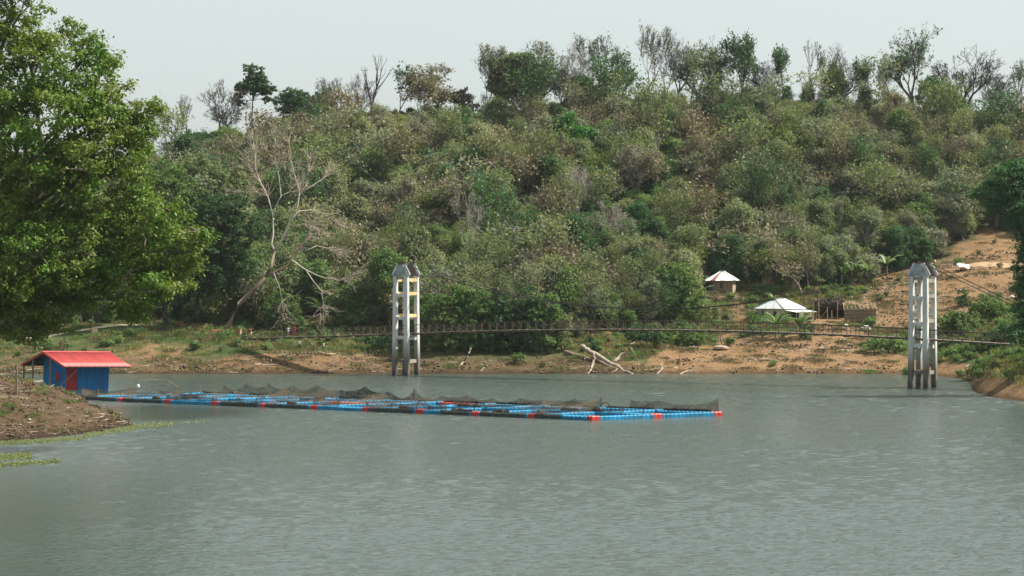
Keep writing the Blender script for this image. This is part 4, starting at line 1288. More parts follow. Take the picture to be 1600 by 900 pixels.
ribbon('path', [(20, 531), (60, 528), (100, 521), (130, 516), (160, 511), (190, 508.5), (215, 508)], 1.5, 'path', 'pale foot path along the far left bank')
ribbon('earth_road', [(1462, 416), (1500, 416), (1540, 414.5), (1580, 415), (1625, 416)], 2.6, 'road', 'pale earth road on the cut slope at right')

# ------------------------------------------------------------------ people (small, far away)
def cloth(name, c): return plain(name, c, tuple(x*0.75 for x in c), 4.0, 0.9)
M['skin'] = cloth('skin', (0.16, 0.085, 0.05)); M['hair'] = cloth('hair', (0.012, 0.01, 0.009))
def person(label, g, rz, shirt, legs, stride=0.0, arm=0.0, H=1.62):
    t = thing('person', label, 'person', g, rz)
    k = H/1.7
    J = {'pel': (0, 0, 0.92, 0.135), 'waist': (0, 0, 1.05, 0.12), 'chest': (0, 0.01, 1.25, 0.145), 'neckb': (0, 0, 1.43, 0.07), 'neck': (0, 0.01, 1.49, 0.05),
         'head': (0, 0.03, 1.58, 0.085), 'top': (0, 0.02, 1.68, 0.06),
         'hipR': (0.09, 0, 0.86, 0.095), 'kneeR': (0.10, 0.12*stride+0.03, 0.48, 0.062), 'ankR': (0.10, 0.24*stride-0.03, 0.09, 0.042), 'toeR': (0.11, 0.24*stride+0.13, 0.04, 0.035),
         'hipL': (-0.09, 0, 0.86, 0.095), 'kneeL': (-0.10, -0.08*stride+0.03, 0.48, 0.062), 'ankL': (-0.10, -0.26*stride-0.03, 0.09, 0.042), 'toeL': (-0.11, -0.26*stride+0.12, 0.04, 0.035),
         'shR': (0.19, 0, 1.38, 0.06), 'elR': (0.235, -0.08*stride+0.1*arm, 1.12, 0.045), 'wrR': (0.23, 0.08+0.25*arm-0.05*stride, 0.9+0.15*arm, 0.034), 'haR': (0.22, 0.11+0.3*arm, 0.81+0.16*arm, 0.03),
         'shL': (-0.19, 0, 1.38, 0.06), 'elL': (-0.235, 0.08*stride, 1.12, 0.045), 'wrL': (-0.23, 0.1+0.12*stride, 0.9, 0.034), 'haL': (-0.22, 0.13+0.14*stride, 0.81, 0.03)}
    names = list(J)
    E = [('pel', 'waist'), ('waist', 'chest'), ('chest', 'neckb'), ('neckb', 'neck'), ('neck', 'head'), ('head', 'top')]
    for s_ in 'RL':
        E += [('pel', 'hip'+s_), ('hip'+s_, 'knee'+s_), ('knee'+s_, 'ank'+s_), ('ank'+s_, 'toe'+s_), ('chest', 'sh'+s_), ('sh'+s_, 'el'+s_), ('el'+s_, 'wr'+s_), ('wr'+s_, 'ha'+s_)]
    me = bpy.data.meshes.new('body')
    me.from_pydata([tuple(c*k for c in J[n][:3]) for n in names], [(names.index(a), names.index(b)) for a, b in E], [])
    o = link('body', me, t)
    sk = o.modifiers.new('skin', 'SKIN'); sk.use_smooth_shade = True
    for i, n in enumerate(names):
        me.skin_vertices[0].data[i].radius = (J[n][3]*k, J[n][3]*k*(0.8 if n in ('chest', 'waist', 'pel') else 1))
    me.skin_vertices[0].data[0].use_root = True
    o.modifiers.new('sub', 'SUBSURF').levels = 1; o.modifiers['sub'].render_levels = 2
    # clothes by height on the body
    m, tt, oo = mat('clothes')
    tc = N(tt, 'ShaderNodeTexCoord'); sp = N(tt, 'ShaderNodeSeparateXYZ'); tt.links.new(tc.outputs['Object'], sp.inputs[0])
    z = math_(tt, 'DIVIDE', sp.outputs['Z'], 1.8*k)
    ax = math_(tt, 'ABSOLUTE', sp.outputs['X'])
    c = mixc(tt, ramp(tt, z, [(0.515, 0.0), (0.52, 1.0)]), legs, shirt)
    c = mixc(tt, ramp(tt, z, [(0.812, 0.0), (0.815, 1.0)]), c, (0.16, 0.085, 0.05))
    c = mixc(tt, ramp(tt, z, [(0.06, 1.0), (0.065, 0.0)]), c, (0.05, 0.035, 0.03))
    low = math_(tt, 'MULTIPLY', math_(tt, 'GREATER_THAN', ax, 0.185*k), math_(tt, 'LESS_THAN', z, 0.66))
    c = mixc(tt, low, c, (0.16, 0.085, 0.05))
    b = N(tt, 'ShaderNodeBsdfPrincipled'); b.inputs['Roughness'].default_value = 0.9
    tt.links.new(c, b.inputs['Base Color']); tt.links.new(b.outputs[0], oo.inputs[0])
    me.materials.append(m)
    # hair cap
    V = []; Fc = []; n = 10
    for j in range(5):
        a = 0.5*math.pi*j/4
        for i in range(n):
            th = 2*math.pi*i/n
            V.append((0.098*k*math.cos(a)*math.cos(th), (0.015+0.105*math.cos(a)*math.sin(th))*k, (1.615+0.115*math.sin(a) - 0.05*max(0, -math.sin(th))*math.cos(a))*k))
    for j in range(4):
        for i in range(n): Fc.append((j*n+i, j*n+(i+1) % n, (j+1)*n+(i+1) % n, (j+1)*n+i))
    mb = MB(); mb.add(V, Fc); mb.build('hair', M['hair'], t, True)
    # face: nose, eyes, ears
    MB().beam((0, 0.115*k, 1.585*k), (0, 0.135*k, 1.56*k), 0.025*k).build('nose', M['skin'], t)
    for s_ in (-1, 1):
        MB().box((s_*0.034*k, 0.108*k, 1.60*k), (0.022*k, 0.012, 0.012)).build('eye', M['hair'], t)
        MB().box((s_*0.093*k, 0.03*k, 1.585*k), (0.02*k, 0.035*k, 0.05*k)).build('ear', M['skin'], t)
    MB().box((0, 0.112*k, 1.535*k), (0.045*k, 0.01, 0.01)).build('mouth', M['red_door'], t)
    return t
def on_deck(px):
    for s in np.arange(S0, S1, 0.05):
        p = bp(s, 0, 0)
        if 800+F*p.x/p.y >= px: return bp(s, 0.1, deck_z(s)+0.03)
person('person in a white shirt standing on the bridge deck', on_deck(449.5), R(200), (0.75, 0.72, 0.68), (0.28, 0.16, 0.13), 0.1, 0.3, 1.5)
person('person in red clothes standing on the bridge deck', on_deck(459), R(150), (0.45, 0.05, 0.06), (0.32, 0.03, 0.05), 0.0, 0.2, 1.62)
person('person in a white shirt and dark trousers on the grassy bank', ground(468, 546.5), R(170), (0.8, 0.8, 0.76), (0.02, 0.02, 0.025), 0.2, 0.0, 1.55)
person('person in brown clothes walking along the bank', ground(490.5, 550), R(-90), (0.2, 0.12, 0.08), (0.09, 0.06, 0.05), 1.3, 0.5, 1.6)
person('person in a pale pink shirt walking with a wide stride', ground(505.5, 551), R(-90), (0.6, 0.42, 0.42), (0.10, 0.05, 0.055), 1.3, 0.2, 1.6)
# ------------------------------------------------------------------ bare and sparse trees along the ridge
PROTO = {}
def proto(key, seed, H, r0, **kw):
    tm, cm, tips = bare_meshes('bare_'+key, seed, H, r0, **kw)
    xs = np.array(tips)
    PROTO[key] = (tm, cm, tips, H, float(np.percentile(np.abs(xs[:, :2]), 97))*2)
proto('oval', 3, 12, 0.20, trunk=0.24, split=2, spread=0.42, depth=6, up=0.16, side=0.6)
proto('oval2', 14, 12, 0.22, trunk=0.20, split=2, spread=0.46, depth=6, up=0.14, side=0.5)
proto('umbrella', 7, 10, 0.24, trunk=0.36, split=2, spread=0.62, depth=6, up=0.03, side=0.4, lean=(0.18, 0))
proto('umbrella2', 19, 10, 0.22, trunk=0.40, split=3, spread=0.60, depth=5, up=0.04, side=0.4, lean=(-0.08, 0))
proto('fork', 5, 9, 0.16, trunk=0.24, split=2, spread=0.30, depth=5, up=0.22, side=0.35)
proto('fan', 11, 11, 0.36, trunk=0.14, split=2, spread=0.50, depth=6, up=0.10, side=0.45)
proto('snag', 21, 10, 0.24, trunk=0.42, split=2, spread=0.34, depth=3, up=0.16, side=0.3)
proto('broad', 27, 11, 0.28, trunk=0.18, split=2, spread=0.60, depth=7, up=0.06, side=0.35)

def bare_tree(px, pb, pt, wpx, key, label, bark='bark', rot=0.0, tuft=None, twig=None, group='bare trees along the ridge', name='bare_tree', ymin=340, wide=1.15):
    tm, cm, tips, H, W = PROTO[key]
    g = ground(px, pb, ymin)
    k = g.y/F
    h = HC+(PY0-pt)*k - g.z; wd = wpx*k*wide
    sz = h/H; sx = wd/W
    sx = min(max(sx, sz*0.7), sz*1.9)
    t = thing(name, label, 'tree', g, 0, group)
    link('trunk', tm, t, (0, 0, 0), (0, 0, rot), (sx, sx, sz), M[bark])
    link('crown', cm, t, (0, 0, 0), (0, 0, rot), (sx, sx, sz), M[twig or bark])
    if tuft:
        keep, n, r, size, lm = tuft
        me = tuft_mesh('leaf_tufts', int(px), tips, keep, n, r, size, L[lm])
        link('leaf_tufts', me, t, (0, 0, 0), (0, 0, rot), (sx, sx, sz))['kind'] = 'stuff'
    return t
bare_tree(236, 238, 190, 34, 'oval', 'bare tree glimpsed in the sky gap beside the big leafy tree', rot=1.0)
bare_tree(301, 222, 150, 30, 'fork', 'thin spiky bare tree first on the skyline from left', rot=0.4)
bare_tree(352, 212, 128, 56, 'oval2', 'bare twiggy tree just left of the tall dark leafy one', rot=2.0)
bare_tree(500, 182, 128, 46, 'umbrella2', 'small round bare tree right of the dark rounded crowns', rot=0.5, tuft=(0.25, 8, 0.35, 0.4, 'grey'))
bare_tree(527, 178, 122, 36, 'oval', 'slight bare tree with pale twigs on the left ridge', rot=3.0)
bare_tree(583, 182, 88, 44, 'snag', 'tall forked dead snag on the left ridge', 'bark_dark', rot=0.8)
bare_tree(565, 178, 118, 34, 'oval2', 'faint bare tree left of the forked snag', rot=1.7)
bare_tree(617, 180, 104, 46, 'fork', 'sparse tree with dark leaf tufts right of the forked snag', rot=2.2, tuft=(0.5, 9, 0.4, 0.45, 'deep'))
bare_tree(690, 196, 102, 92, 'broad', 'wide domed half bare brown tree on the ridge', rot=1.2, tuft=(0.55, 6, 0.4, 0.38, 'brown'))
bare_tree(757, 192, 72, 48, 'oval', 'tall slender tree dotted with leaves left of the broad olive one', rot=0.2, tuft=(0.5, 6, 0.3, 0.36, 'grey'))
bare_tree(838, 165, 66, 92, 'broad', 'bare wide crown rising behind the broad olive tree', rot=2.6, tuft=(0.2, 6, 0.4, 0.36, 'grey'))
bare_tree(905, 143, 70, 40, 'oval2', 'pale bare upright tree right of the broad olive tree', 'bark_pale', rot=1.3)
bare_tree(941, 136, 56, 48, 'oval', 'bare tree with a few dark leaf tufts, left of a smaller one', rot=2.8, tuft=(0.16, 8, 0.3, 0.36, 'deep'))
bare_tree(969, 135, 72, 32, 'oval2', 'smaller tufted tree pressed against its taller bare neighbour', rot=0.9, tuft=(0.35, 7, 0.3, 0.36, 'deep'))
bare_tree(1009, 138, 42, 52, 'oval', 'tallest oval bare tree over the middle of the ridge', rot=0.0, tuft=(0.12, 7, 0.3, 0.34, 'grey'))
bare_tree(1036, 138, 82, 34, 'fork', 'low forked bare tree with two stems', rot=1.5)
bare_tree(1056, 136, 58, 64, 'umbrella', 'flat topped bare tree leaning right on a clean trunk', 'bark_dark', rot=0.0)
bare_tree(1095, 136, 58, 66, 'fan', 'many stemmed bare tree right of the flat topped one', rot=0.7, tuft=(0.2, 8, 0.35, 0.4, 'deep'))
bare_tree(1120, 136, 78, 30, 'oval2', 'half leafy tree at the edge of the many stemmed one', rot=2.2, tuft=(0.6, 8, 0.4, 0.42, 'green'))
bare_tree(1163, 150, 53, 66, 'umbrella', 'tree with dark tufted top and curved trunk left of the low gap', 'bark_dark', rot=2.4, tuft=(0.75, 7, 0.38, 0.4, 'deep'))
bare_tree(1229, 140, 76, 30, 'fork', 'thin tree with round leaf tufts in the low gap', rot=0.3, tuft=(0.8, 10, 0.4, 0.42, 'deep'))
bare_tree(1257, 136, 66, 26, 'fork', 'upright bare stems rising over a brown bush', rot=2.0)
bare_tree(1291, 138, 92, 34, 'umbrella2', 'low leafy topped tree right of the upright bare stems', rot=1.0, tuft=(0.8, 9, 0.4, 0.45, 'green'))
bare_tree(1314, 146, 69, 56, 'umbrella2', 'bare umbrella shaped tree right of the low leafy topped one', rot=2.5)
bare_tree(1350, 148, 94, 24, 'fork', 'short tufted tree between the bare umbrella and the vine hung tree', rot=0.8, tuft=(0.9, 9, 0.4, 0.42, 'deep'))
bare_tree(1376, 148, 102, 26, 'oval', 'small sparse sapling just left of the vine hung tree', rot=0.1, tuft=(0.4, 6, 0.3, 0.36, 'grey'))
bare_tree(1430, 160, 38, 76, 'fan', 'tall vine hung tree with dangling dark leaves, highest at right', rot=0.3, tuft=(0.30, 7, 0.4, 0.36, 'deep'))
bare_tree(1503, 165, 70, 90, 'fan', 'large fan shaped leafless tree near the right edge', 'bark_dark', rot=1.9)
bare_tree(1556, 190, 108, 52, 'oval2', 'thin pale bare tree between the fan shaped tree and the edge', rot=1.1)
bare_tree(1592, 192, 94, 60, 'umbrella', 'bare twisted tree cut by the right picture edge', rot=3.6, tuft=(0.15, 7, 0.35, 0.36, 'deep'))
bare_tree(660, 190, 122, 40, 'oval', 'bare tree half hidden left of the wide domed brown one', rot=1.9)
bare_tree(785, 170, 76, 46, 'oval2', 'sparse leafy tree behind the slender dotted one', rot=0.4, tuft=(0.6, 7, 0.35, 0.38, 'grey'))
bare_tree(870, 158, 98, 44, 'umbrella2', 'low twiggy tree on the shoulder right of the broad olive tree', rot=1.4, tuft=(0.4, 6, 0.35, 0.36, 'olive'))
bare_tree(1195, 140, 96, 40, 'oval2', 'low bare tree in the ridge gap right of the tufted top', rot=2.9)
# pale trunks standing in the slope
G2 = 'pale bare trees on the hillside'
bare_tree(737, 455, 300, 60, 'fork', 'tall crooked pale tree on the slope above the shore thicket', 'bark_pale', rot=0.9, group=G2)
bare_tree(892, 398, 262, 56, 'oval', 'grey bare tree beside the small dark round bush tree', 'bark_pale', rot=0.5, group=G2)
bare_tree(951, 420, 310, 54, 'umbrella2', 'slender grey bare tree right of the small dark round one', 'bark_pale', rot=1.5, group=G2)
bare_tree(994, 330, 225, 50, 'oval2', 'reddish twiggy tree in the middle of the slope', 'bark_pale', rot=2.2, tuft=(0.5, 6, 0.4, 0.38, 'brown'), group=G2)
bare_tree(683, 246, 192, 34, 'fork', 'white stemmed little tree under the wide domed brown tree', 'bark_pale', rot=0.2, group=G2)
bare_tree(1172, 300, 205, 60, 'broad', 'bare reddish tree on the upper right slope', 'bark_pale', rot=1.2, tuft=(0.5, 6, 0.4, 0.38, 'brown'), group=G2)
bare_tree(840, 262, 190, 46, 'oval', 'faint bare tree left of the bright green crown', 'bark_pale', rot=2.0, group=G2)
bare_tree(480, 345, 245, 62, 'broad', 'brown twiggy tree behind the leaning dead tree', 'bark', rot=2.0, tuft=(0.5, 6, 0.4, 0.36, 'brown'), group=G2)
bare_tree(600, 300, 225, 50, 'umbrella2', 'brownish twiggy tree high above the left tower', 'bark', rot=0.3, tuft=(0.6, 6, 0.4, 0.38, 'brown'), group=G2)
bare_tree(1080, 300, 215, 56, 'broad', 'brown half bare tree on the upper middle slope', 'bark', rot=2.7, tuft=(0.55, 6, 0.4, 0.38, 'brown'), group=G2)
bare_tree(1500, 300, 215, 60, 'broad', 'brown half bare tree on the upper right slope below the fan shaped tree', 'bark', rot=1.7, tuft=(0.55, 6, 0.4, 0.38, 'brown'), group=G2)

# the leaning dead tree by the bridge landing
def px_branch(pts, r0, r1, Y, dy=0.0):
    n = len(pts); o = []
    for i, (px, py) in enumerate(pts):
        o.append(at(px, py, Y+dy*i/(n-1)))
    return o, [r0+(r1-r0)*i/(n-1) for i in range(n)]
DY = 384.0
dg = at(350, 530, DY)
dt = thing('leaning_dead_tree', 'leaning leafless tree with bleached branches at the bridge landing', 'tree', Vector((dg.x, dg.y, gz(dg.x, dg.y))))
DO = Vector(dt.location)
BR = [([(347, 540), (350, 527), (359, 505), (374, 475), (395, 454), (414, 433)], .46, .32, 0, 'dead_brown'),
      ([(414, 433), (424, 416), (429, 391)], .28, .2, 0, 'dead_brown'),
      ([(429, 391), (424, 382), (427, 366), (426.5, 336), (418, 306), (407, 285), (399, 264), (399, 243), (396, 222)], .16, .03, 3, 'dead'),
      ([(427, 340), (432, 320), (439, 306), (435, 268), (429, 243), (430, 215)], .12, .03, -3, 'dead'),
      ([(429, 391), (441, 374), (452, 349), (464.5, 323), (468, 300), (460, 273), (455, 250), (452, 226)], .2, .03, -2, 'dead'),
      ([(466, 308), (479, 288), (482, 270), (484, 255)], .09, .025, 2, 'dead'),
      ([(470, 302), (488, 290), (505, 279), (512, 268)], .07, .02, 3, 'dead'),
      ([(414, 433), (431, 425), (450, 414), (460, 395), (477, 376), (484, 362)], .24, .05, 3, 'dead_brown'),
      ([(456, 406), (475, 420), (495, 430), (509, 435), (532, 437), (545, 434)], .11, .025, -3, 'dead'),
      ([(478, 422), (490, 440), (502, 454), (505, 475), (500, 490)], .07, .02, -2, 'dead'),
      ([(428, 427), (437, 450), (441, 471), (440, 490)], .07, .02, 2, 'dead'),
      ([(452, 349), (466, 330), (488, 328), (509, 334), (522, 345)], .08, .02, 4, 'dead'),
      ([(441, 374), (460, 352), (480, 350), (500, 362)], .06, .02, -4, 'dead'),
      ([(477, 392), (495, 384), (512, 388), (524, 396)], .05, .02, 4, 'dead'),
      ([(418, 306), (400, 300), (382, 300)], .05, .02, 2, 'dead'),
      ([(439, 306), (452, 300), (460, 290)], .06, .02, 2, 'dead'),
      ([(407, 285), (396, 272), (388, 255)], .05, .02, -2, 'dead'),
      ([(350, 532), (341, 538), (338, 548)], .18, .06, -2, 'dead'), ([(350, 530), (358, 536), (362, 542)], .16, .05, -2, 'dead')]
tw = []
rr = random.Random(77)
for i, (pts, r0, r1, dy, mt) in enumerate(BR):
    P, Rr = px_branch(pts, r0*1.0, r1*1.0, DY, dy)
    nm = 'trunk' if i == 0 else ('root' if i >= len(BR)-2 else 'branch')
    MB().tube([p-DO for p in P], Rr, 7).build(nm, M[mt], dt, True)
    if r1 < 0.06 and nm == 'branch':
        for q in range(len(P)//2, len(P)):
            for _ in range(10):
                d0 = (P[q]-P[q-1]).normalized()
                p = P[q]-DO
                for lv in range(3):
                    d0 = (d0+Vector((rr.gauss(0, .5), rr.gauss(0, .5), rr.gauss(0.08, .4)))).normalized()
                    e = p + d0*rr.uniform(0.5, 1.2)
                    tw.append((tuple(p), tuple(e), 0.034, 0.024))
                    if rr.random() < 0.8:
                        d1 = (d0+Vector((rr.gauss(0, .6), rr.gauss(0, .6), rr.gauss(0, .5)))).normalized()
                        tw.append((tuple(e), tuple(e+d1*rr.uniform(0.5, 1.2)), 0.025, 0.016))
                    p = e
V, Fq = tubes_np(tw, 3)
link('fine_twigs', mesh_np('fine_twigs', V, Fq, [M['drift']]), dt)['kind'] = 'stuff'

# ------------------------------------------------------------------ leafy trees one can tell apart
# big near tree at left; the trunk stands outside the frame on the mud bank
LT = Vector((-51.0, 222.0, 0)); LT.z = gz(LT.x, LT.y)
spec = [(20, 40, 62, 60, 0), (62, 95, 55, 50, -2), (140, 82, 34, 26, 2), (168, 102, 24, 24, 3), (100, 52, 26, 20, 1), (190, 135, 16, 12, 2), (120, 150, 46, 32, 0), (60, 200, 80, 60, -3), (150, 190, 60, 40, 1),
        (215, 172, 26, 20, 2), (236, 172, 14, 14, 1), (245, 168, 10, 9, 0), (40, 300, 95, 70, 1), (140, 265, 70, 48, -1), (205, 235, 32, 34, 2), (200, 205, 36, 24, 0), (215, 300, 42, 28, 1), (250, 330, 38, 20, -2), (150, 345, 70, 40, 2), (225, 368, 60, 28, 0),
        (285, 372, 34, 22, 1), (308, 362, 16, 14, 0), (265, 415, 44, 24, 2), (310, 412, 16, 12, 2), (200, 425, 54, 32, 0), (60, 400, 90, 54, -2), (130, 440, 60, 34, 1), (240, 455, 42, 20, -2), (285, 445, 18, 10, 0), (55, 470, 60, 36, 1), (195, 480, 40, 18, 0),
        (225, 490, 22, 12, 1), (30, 510, 36, 20, 0), (60, 512, 22, 22, 1), (-40, 150, 70, 90, 0), (-60, 320, 80, 100, 2), (-40, 450, 60, 50, 0), (10, -60, 80, 60, 0), (-80, 40, 80, 90, 1), (118, 465, 30, 20, 2), (0, 440, 50, 40, -3), (95, 505, 18, 16, 0)]
lobed_tree('big_leafy_tree', 'huge bright green leafy tree filling the left edge', LT, plobes(spec, 208.0, 0.9), L['near'], size=0.30, per=1.5, clump=0.55, sub=0.72, sdens=0.30, k=14, tri=False, trunk_r=0.6, bark='bark_mid', seed=5, inner=0.22, fork=0.42)
# dark tree overhanging from the right
RTb = Vector((66.5, 300.0, 0)); RTb.z = gz(RTb.x, RTb.y)
spec = [(1588, 290, 30, 22), (1560, 300, 26, 16, 1), (1538, 305, 16, 10, 0), (1596, 330, 22, 26, -1), (1612, 270, 30, 24, 1), (1575, 265, 20, 11, 0), (1630, 340, 34, 50, 0), (1550, 325, 14, 9, 0), (1597, 262, 18, 12, 0),
        (1618, 420, 26, 40, 1), (1600, 450, 12, 22, 0), (1600, 490, 16, 20, 0), (1625, 500, 26, 28, 0), (1590, 520, 16, 14, -1), (1605, 400, 12, 18, 0)]
lobed_tree('overhanging_dark_tree', 'dark green tree leaning in from the right edge', RTb, plobes(spec, 298.0, 0.8), L['deep'], size=0.32, per=1.6, clump=0.5, trunk_r=0.4, seed=8, sub=0.8, sdens=0.6)

def leafy(name, label, px, pb, spec, lm, seed, size=0.42, per=1.0, clump=0.45, tr=0.2, bark='bark', group='leafy trees of the hillside', cat='tree', ymin=340, depth=0.85, inner=0.25, fork=0.5, yoff=0.0):
    g = ground(px, pb, ymin); g.y += yoff
    if yoff: g.z = gz(g.x, g.y)
    return lobed_tree(name, label, g, plobes(spec, g.y, depth), L[lm], size*0.9, per*1.0, clump, tr, bark, group, seed, cat, inner, fork=fork)
leafy('leafy_tree', 'tall dark leafy tree on thin bare trunks on the left skyline', 394, 212, [(395, 112, 14, 12), (388, 130, 16, 12), (410, 128, 10, 14), (378, 146, 8, 12), (418, 142, 10, 12), (400, 140, 14, 8), (374, 160, 5, 5), (414, 156, 6, 5)], 'deep', 41, 0.4, 1.6, 0.3, 0.16, fork=0.8)
leafy('leafy_tree', 'dark rounded crown right of the tall thin trunked one', 462, 195, [(462, 152, 18, 13), (446, 162, 16, 14), (480, 168, 18, 16), (470, 175, 26, 16)], 'deep', 42, 0.42, 1.2)
leafy('leafy_tree', 'dark drooping crown left of the forked snag', 505, 198, [(500, 160, 16, 14), (512, 172, 14, 18), (492, 176, 12, 12)], 'deep', 43, 0.42, 1.1)
leafy('leafy_tree', 'dark grey green crown at the skyline step on the left', 300, 248, [(300, 222, 22, 16), (285, 236, 24, 16), (318, 228, 22, 16), (340, 232, 24, 18)], 'deep', 44, 0.45, 0.9)
leafy('leafy_tree', 'broad dense olive tree on the ridge with dark trunk', 824, 178, [(812, 112, 34, 24), (796, 130, 30, 22), (835, 122, 24, 22), (810, 96, 22, 12), (790, 145, 22, 14), (825, 142, 22, 14)], 'olive', 45, 0.4, 1.3, 0.4, 0.3, 'bark_dark')
leafy('leafy_tree', 'brown leafy crown beside the wide domed bare tree', 725, 190, [(722, 155, 18, 16), (735, 172, 16, 14)], 'brown', 46, 0.4, 1.1)
leafy('leafy_tree', 'bright green dense tree high in the middle of the slope', 890, 282, [(886, 196, 18, 14), (895, 212, 26, 16), (880, 218, 16, 16), (912, 214, 16, 12), (890, 236, 22, 16), (888, 256, 20, 18), (905, 232, 14, 10)], 'bright', 47, 0.42, 1.4, 0.4, 0.2)
leafy('leafy_tree', 'small dark round tree beside the grey bare trunk', 910, 395, [(908, 355, 13, 11), (906, 370, 15, 14), (914, 366, 12, 12)], 'deep', 48, 0.36, 1.8, 0.32)
leafy('leafy_tree', 'yellow green bushy tree up the slope from the small hut', 1068, 402, [(1072, 362, 16, 18), (1060, 378, 20, 16), (1042, 388, 18, 12), (1078, 382, 14, 14)], 'yellow', 49, 0.36, 1.5, 0.35)
leafy('leafy_tree', 'rounded green tree just left of the small hut', 1052, 508, [(1050, 430, 26, 20), (1038, 450, 26, 22), (1065, 446, 24, 22), (1050, 470, 34, 20), (1030, 480, 24, 16), (1072, 476, 20, 18)], 'green', 50, 0.38, 1.4, 0.36, 0.25)
leafy('leafy_tree', 'dark green bush tree over the middle of the shore', 895, 474, [(895, 436, 24, 16), (880, 448, 20, 14), (910, 450, 20, 14)], 'deep', 51, 0.38, 1.4, 0.36)
leafy('leafy_tree', 'dark broad crown on the right slope under the rusty crown', 1350, 345, [(1352, 290, 34, 18), (1330, 308, 30, 18), (1372, 304, 28, 18), (1350, 322, 38, 16)], 'grey', 52, 0.42, 1.2, 0.42)
leafy('leafy_tree', 'green crown above the darkest tree behind the right tower', 1418, 386, [(1424, 335, 26, 14), (1408, 348, 24, 14), (1440, 350, 22, 14)], 'green', 53, 0.4, 1.3, 0.38)
leafy('leafy_tree', 'darkest dense tree right behind the right tower top', 1415, 418, [(1412, 372, 32, 16), (1395, 388, 24, 16), (1432, 386, 26, 18), (1415, 400, 34, 14)], 'deep', 54, 0.4, 1.4, 0.38)
leafy('leafy_tree', 'green tree behind the banana clump', 1330, 425, [(1330, 390, 28, 14), (1310, 402, 24, 12), (1352, 400, 26, 14), (1372, 408, 22, 12)], 'green', 55, 0.38, 1.3, 0.36)
leafy('leafy_tree', 'olive tree left of the banana clump', 1290, 368, [(1290, 332, 24, 14), (1272, 346, 22, 12), (1308, 344, 24, 14)], 'olive', 56, 0.4, 1.3, 0.38)
leafy('leafy_tree', 'tall green tree under the fan shaped bare tree', 1478, 210, [(1455, 132, 16, 14), (1470, 150, 22, 18), (1488, 165, 18, 16), (1448, 155, 18, 16), (1475, 178, 24, 16)], 'deep', 57, 0.42, 1.2, 0.4)
leafy('leafy_tree', 'green tree low on the right ridge at the edge', 1545, 222, [(1540, 188, 22, 14), (1560, 200, 20, 14), (1525, 200, 18, 12)], 'green', 58, 0.42, 1.1, 0.4)
leafy('leafy_tree', 'rust tinted crown on the middle slope', 1020, 292, [(1012, 250, 24, 12), (990, 262, 22, 12), (1030, 264, 20, 10)], 'brown', 59, 0.4, 1.0)
leafy('leafy_tree', 'orange brown small crown on the left slope', 583, 232, [(580, 205, 12, 10), (586, 215, 12, 10)], 'brown', 60, 0.38, 1.5, 0.35)
leafy('leafy_tree', 'dark green crown left of the crooked pale tree', 752, 330, [(752, 290, 24, 16), (735, 300, 20, 14), (770, 302, 20, 14)], 'deep', 61, 0.42, 1.2)
leafy('leafy_tree', 'dark leafy crown at the left of the slope under the skyline', 660, 225, [(655, 195, 26, 16), (640, 210, 22, 14), (675, 206, 22, 14)], 'grey', 62, 0.42, 1.2)
# shady trees behind the bank at left
G3 = 'leafy trees on the far left bank'
leafy('leafy_tree', 'dark trunked shady tree, left of two on the far left bank', 258, 513, [(250, 330, 40, 26), (270, 370, 42, 30), (240, 400, 36, 30), (285, 340, 30, 24), (262, 430, 40, 22), (275, 300, 34, 24), (250, 275, 36, 24), (225, 455, 34, 20), (262, 455, 26, 14)], 'green', 63, 0.36, 1.2, 0.4, 0.42, 'bark_dark', G3, fork=0.4)
leafy('leafy_tree', 'dark trunked shady tree, right of two on the far left bank', 296, 514, [(300, 330, 34, 26), (330, 350, 36, 26), (345, 390, 40, 28), (310, 400, 40, 28), (330, 430, 40, 22), (362, 420, 32, 22), (350, 320, 34, 22), (380, 360, 30, 24), (300, 450, 30, 16)], 'deep', 64, 0.36, 1.2, 0.4, 0.42, 'bark_dark', G3, fork=0.4)
leafy('leafy_tree', 'green leafy tree behind the leaning dead tree', 385, 508, [(385, 420, 34, 22), (365, 445, 34, 22), (400, 450, 32, 22), (380, 478, 34, 18), (415, 480, 26, 16)], 'green', 65, 0.36, 1.2, 0.38, 0.25, 'bark_dark', G3)
leafy('leafy_tree', 'olive tree rising behind the shady pair', 330, 420, [(310, 265, 34, 22), (345, 285, 36, 22), (285, 285, 30, 22), (370, 300, 30, 20)], 'olive', 66, 0.42, 1.1, 0.42, 0.3, 'bark', G3, yoff=8)
leafy('leafy_tree', 'leafy tree over the earth cut above the path', 160, 500, [(150, 430, 44, 26), (110, 450, 40, 24), (185, 445, 36, 24), (70, 460, 40, 24), (30, 470, 40, 24)], 'deep', 67, 0.38, 1.1, 0.4, 0.3, 'bark_dark', G3, yoff=6)
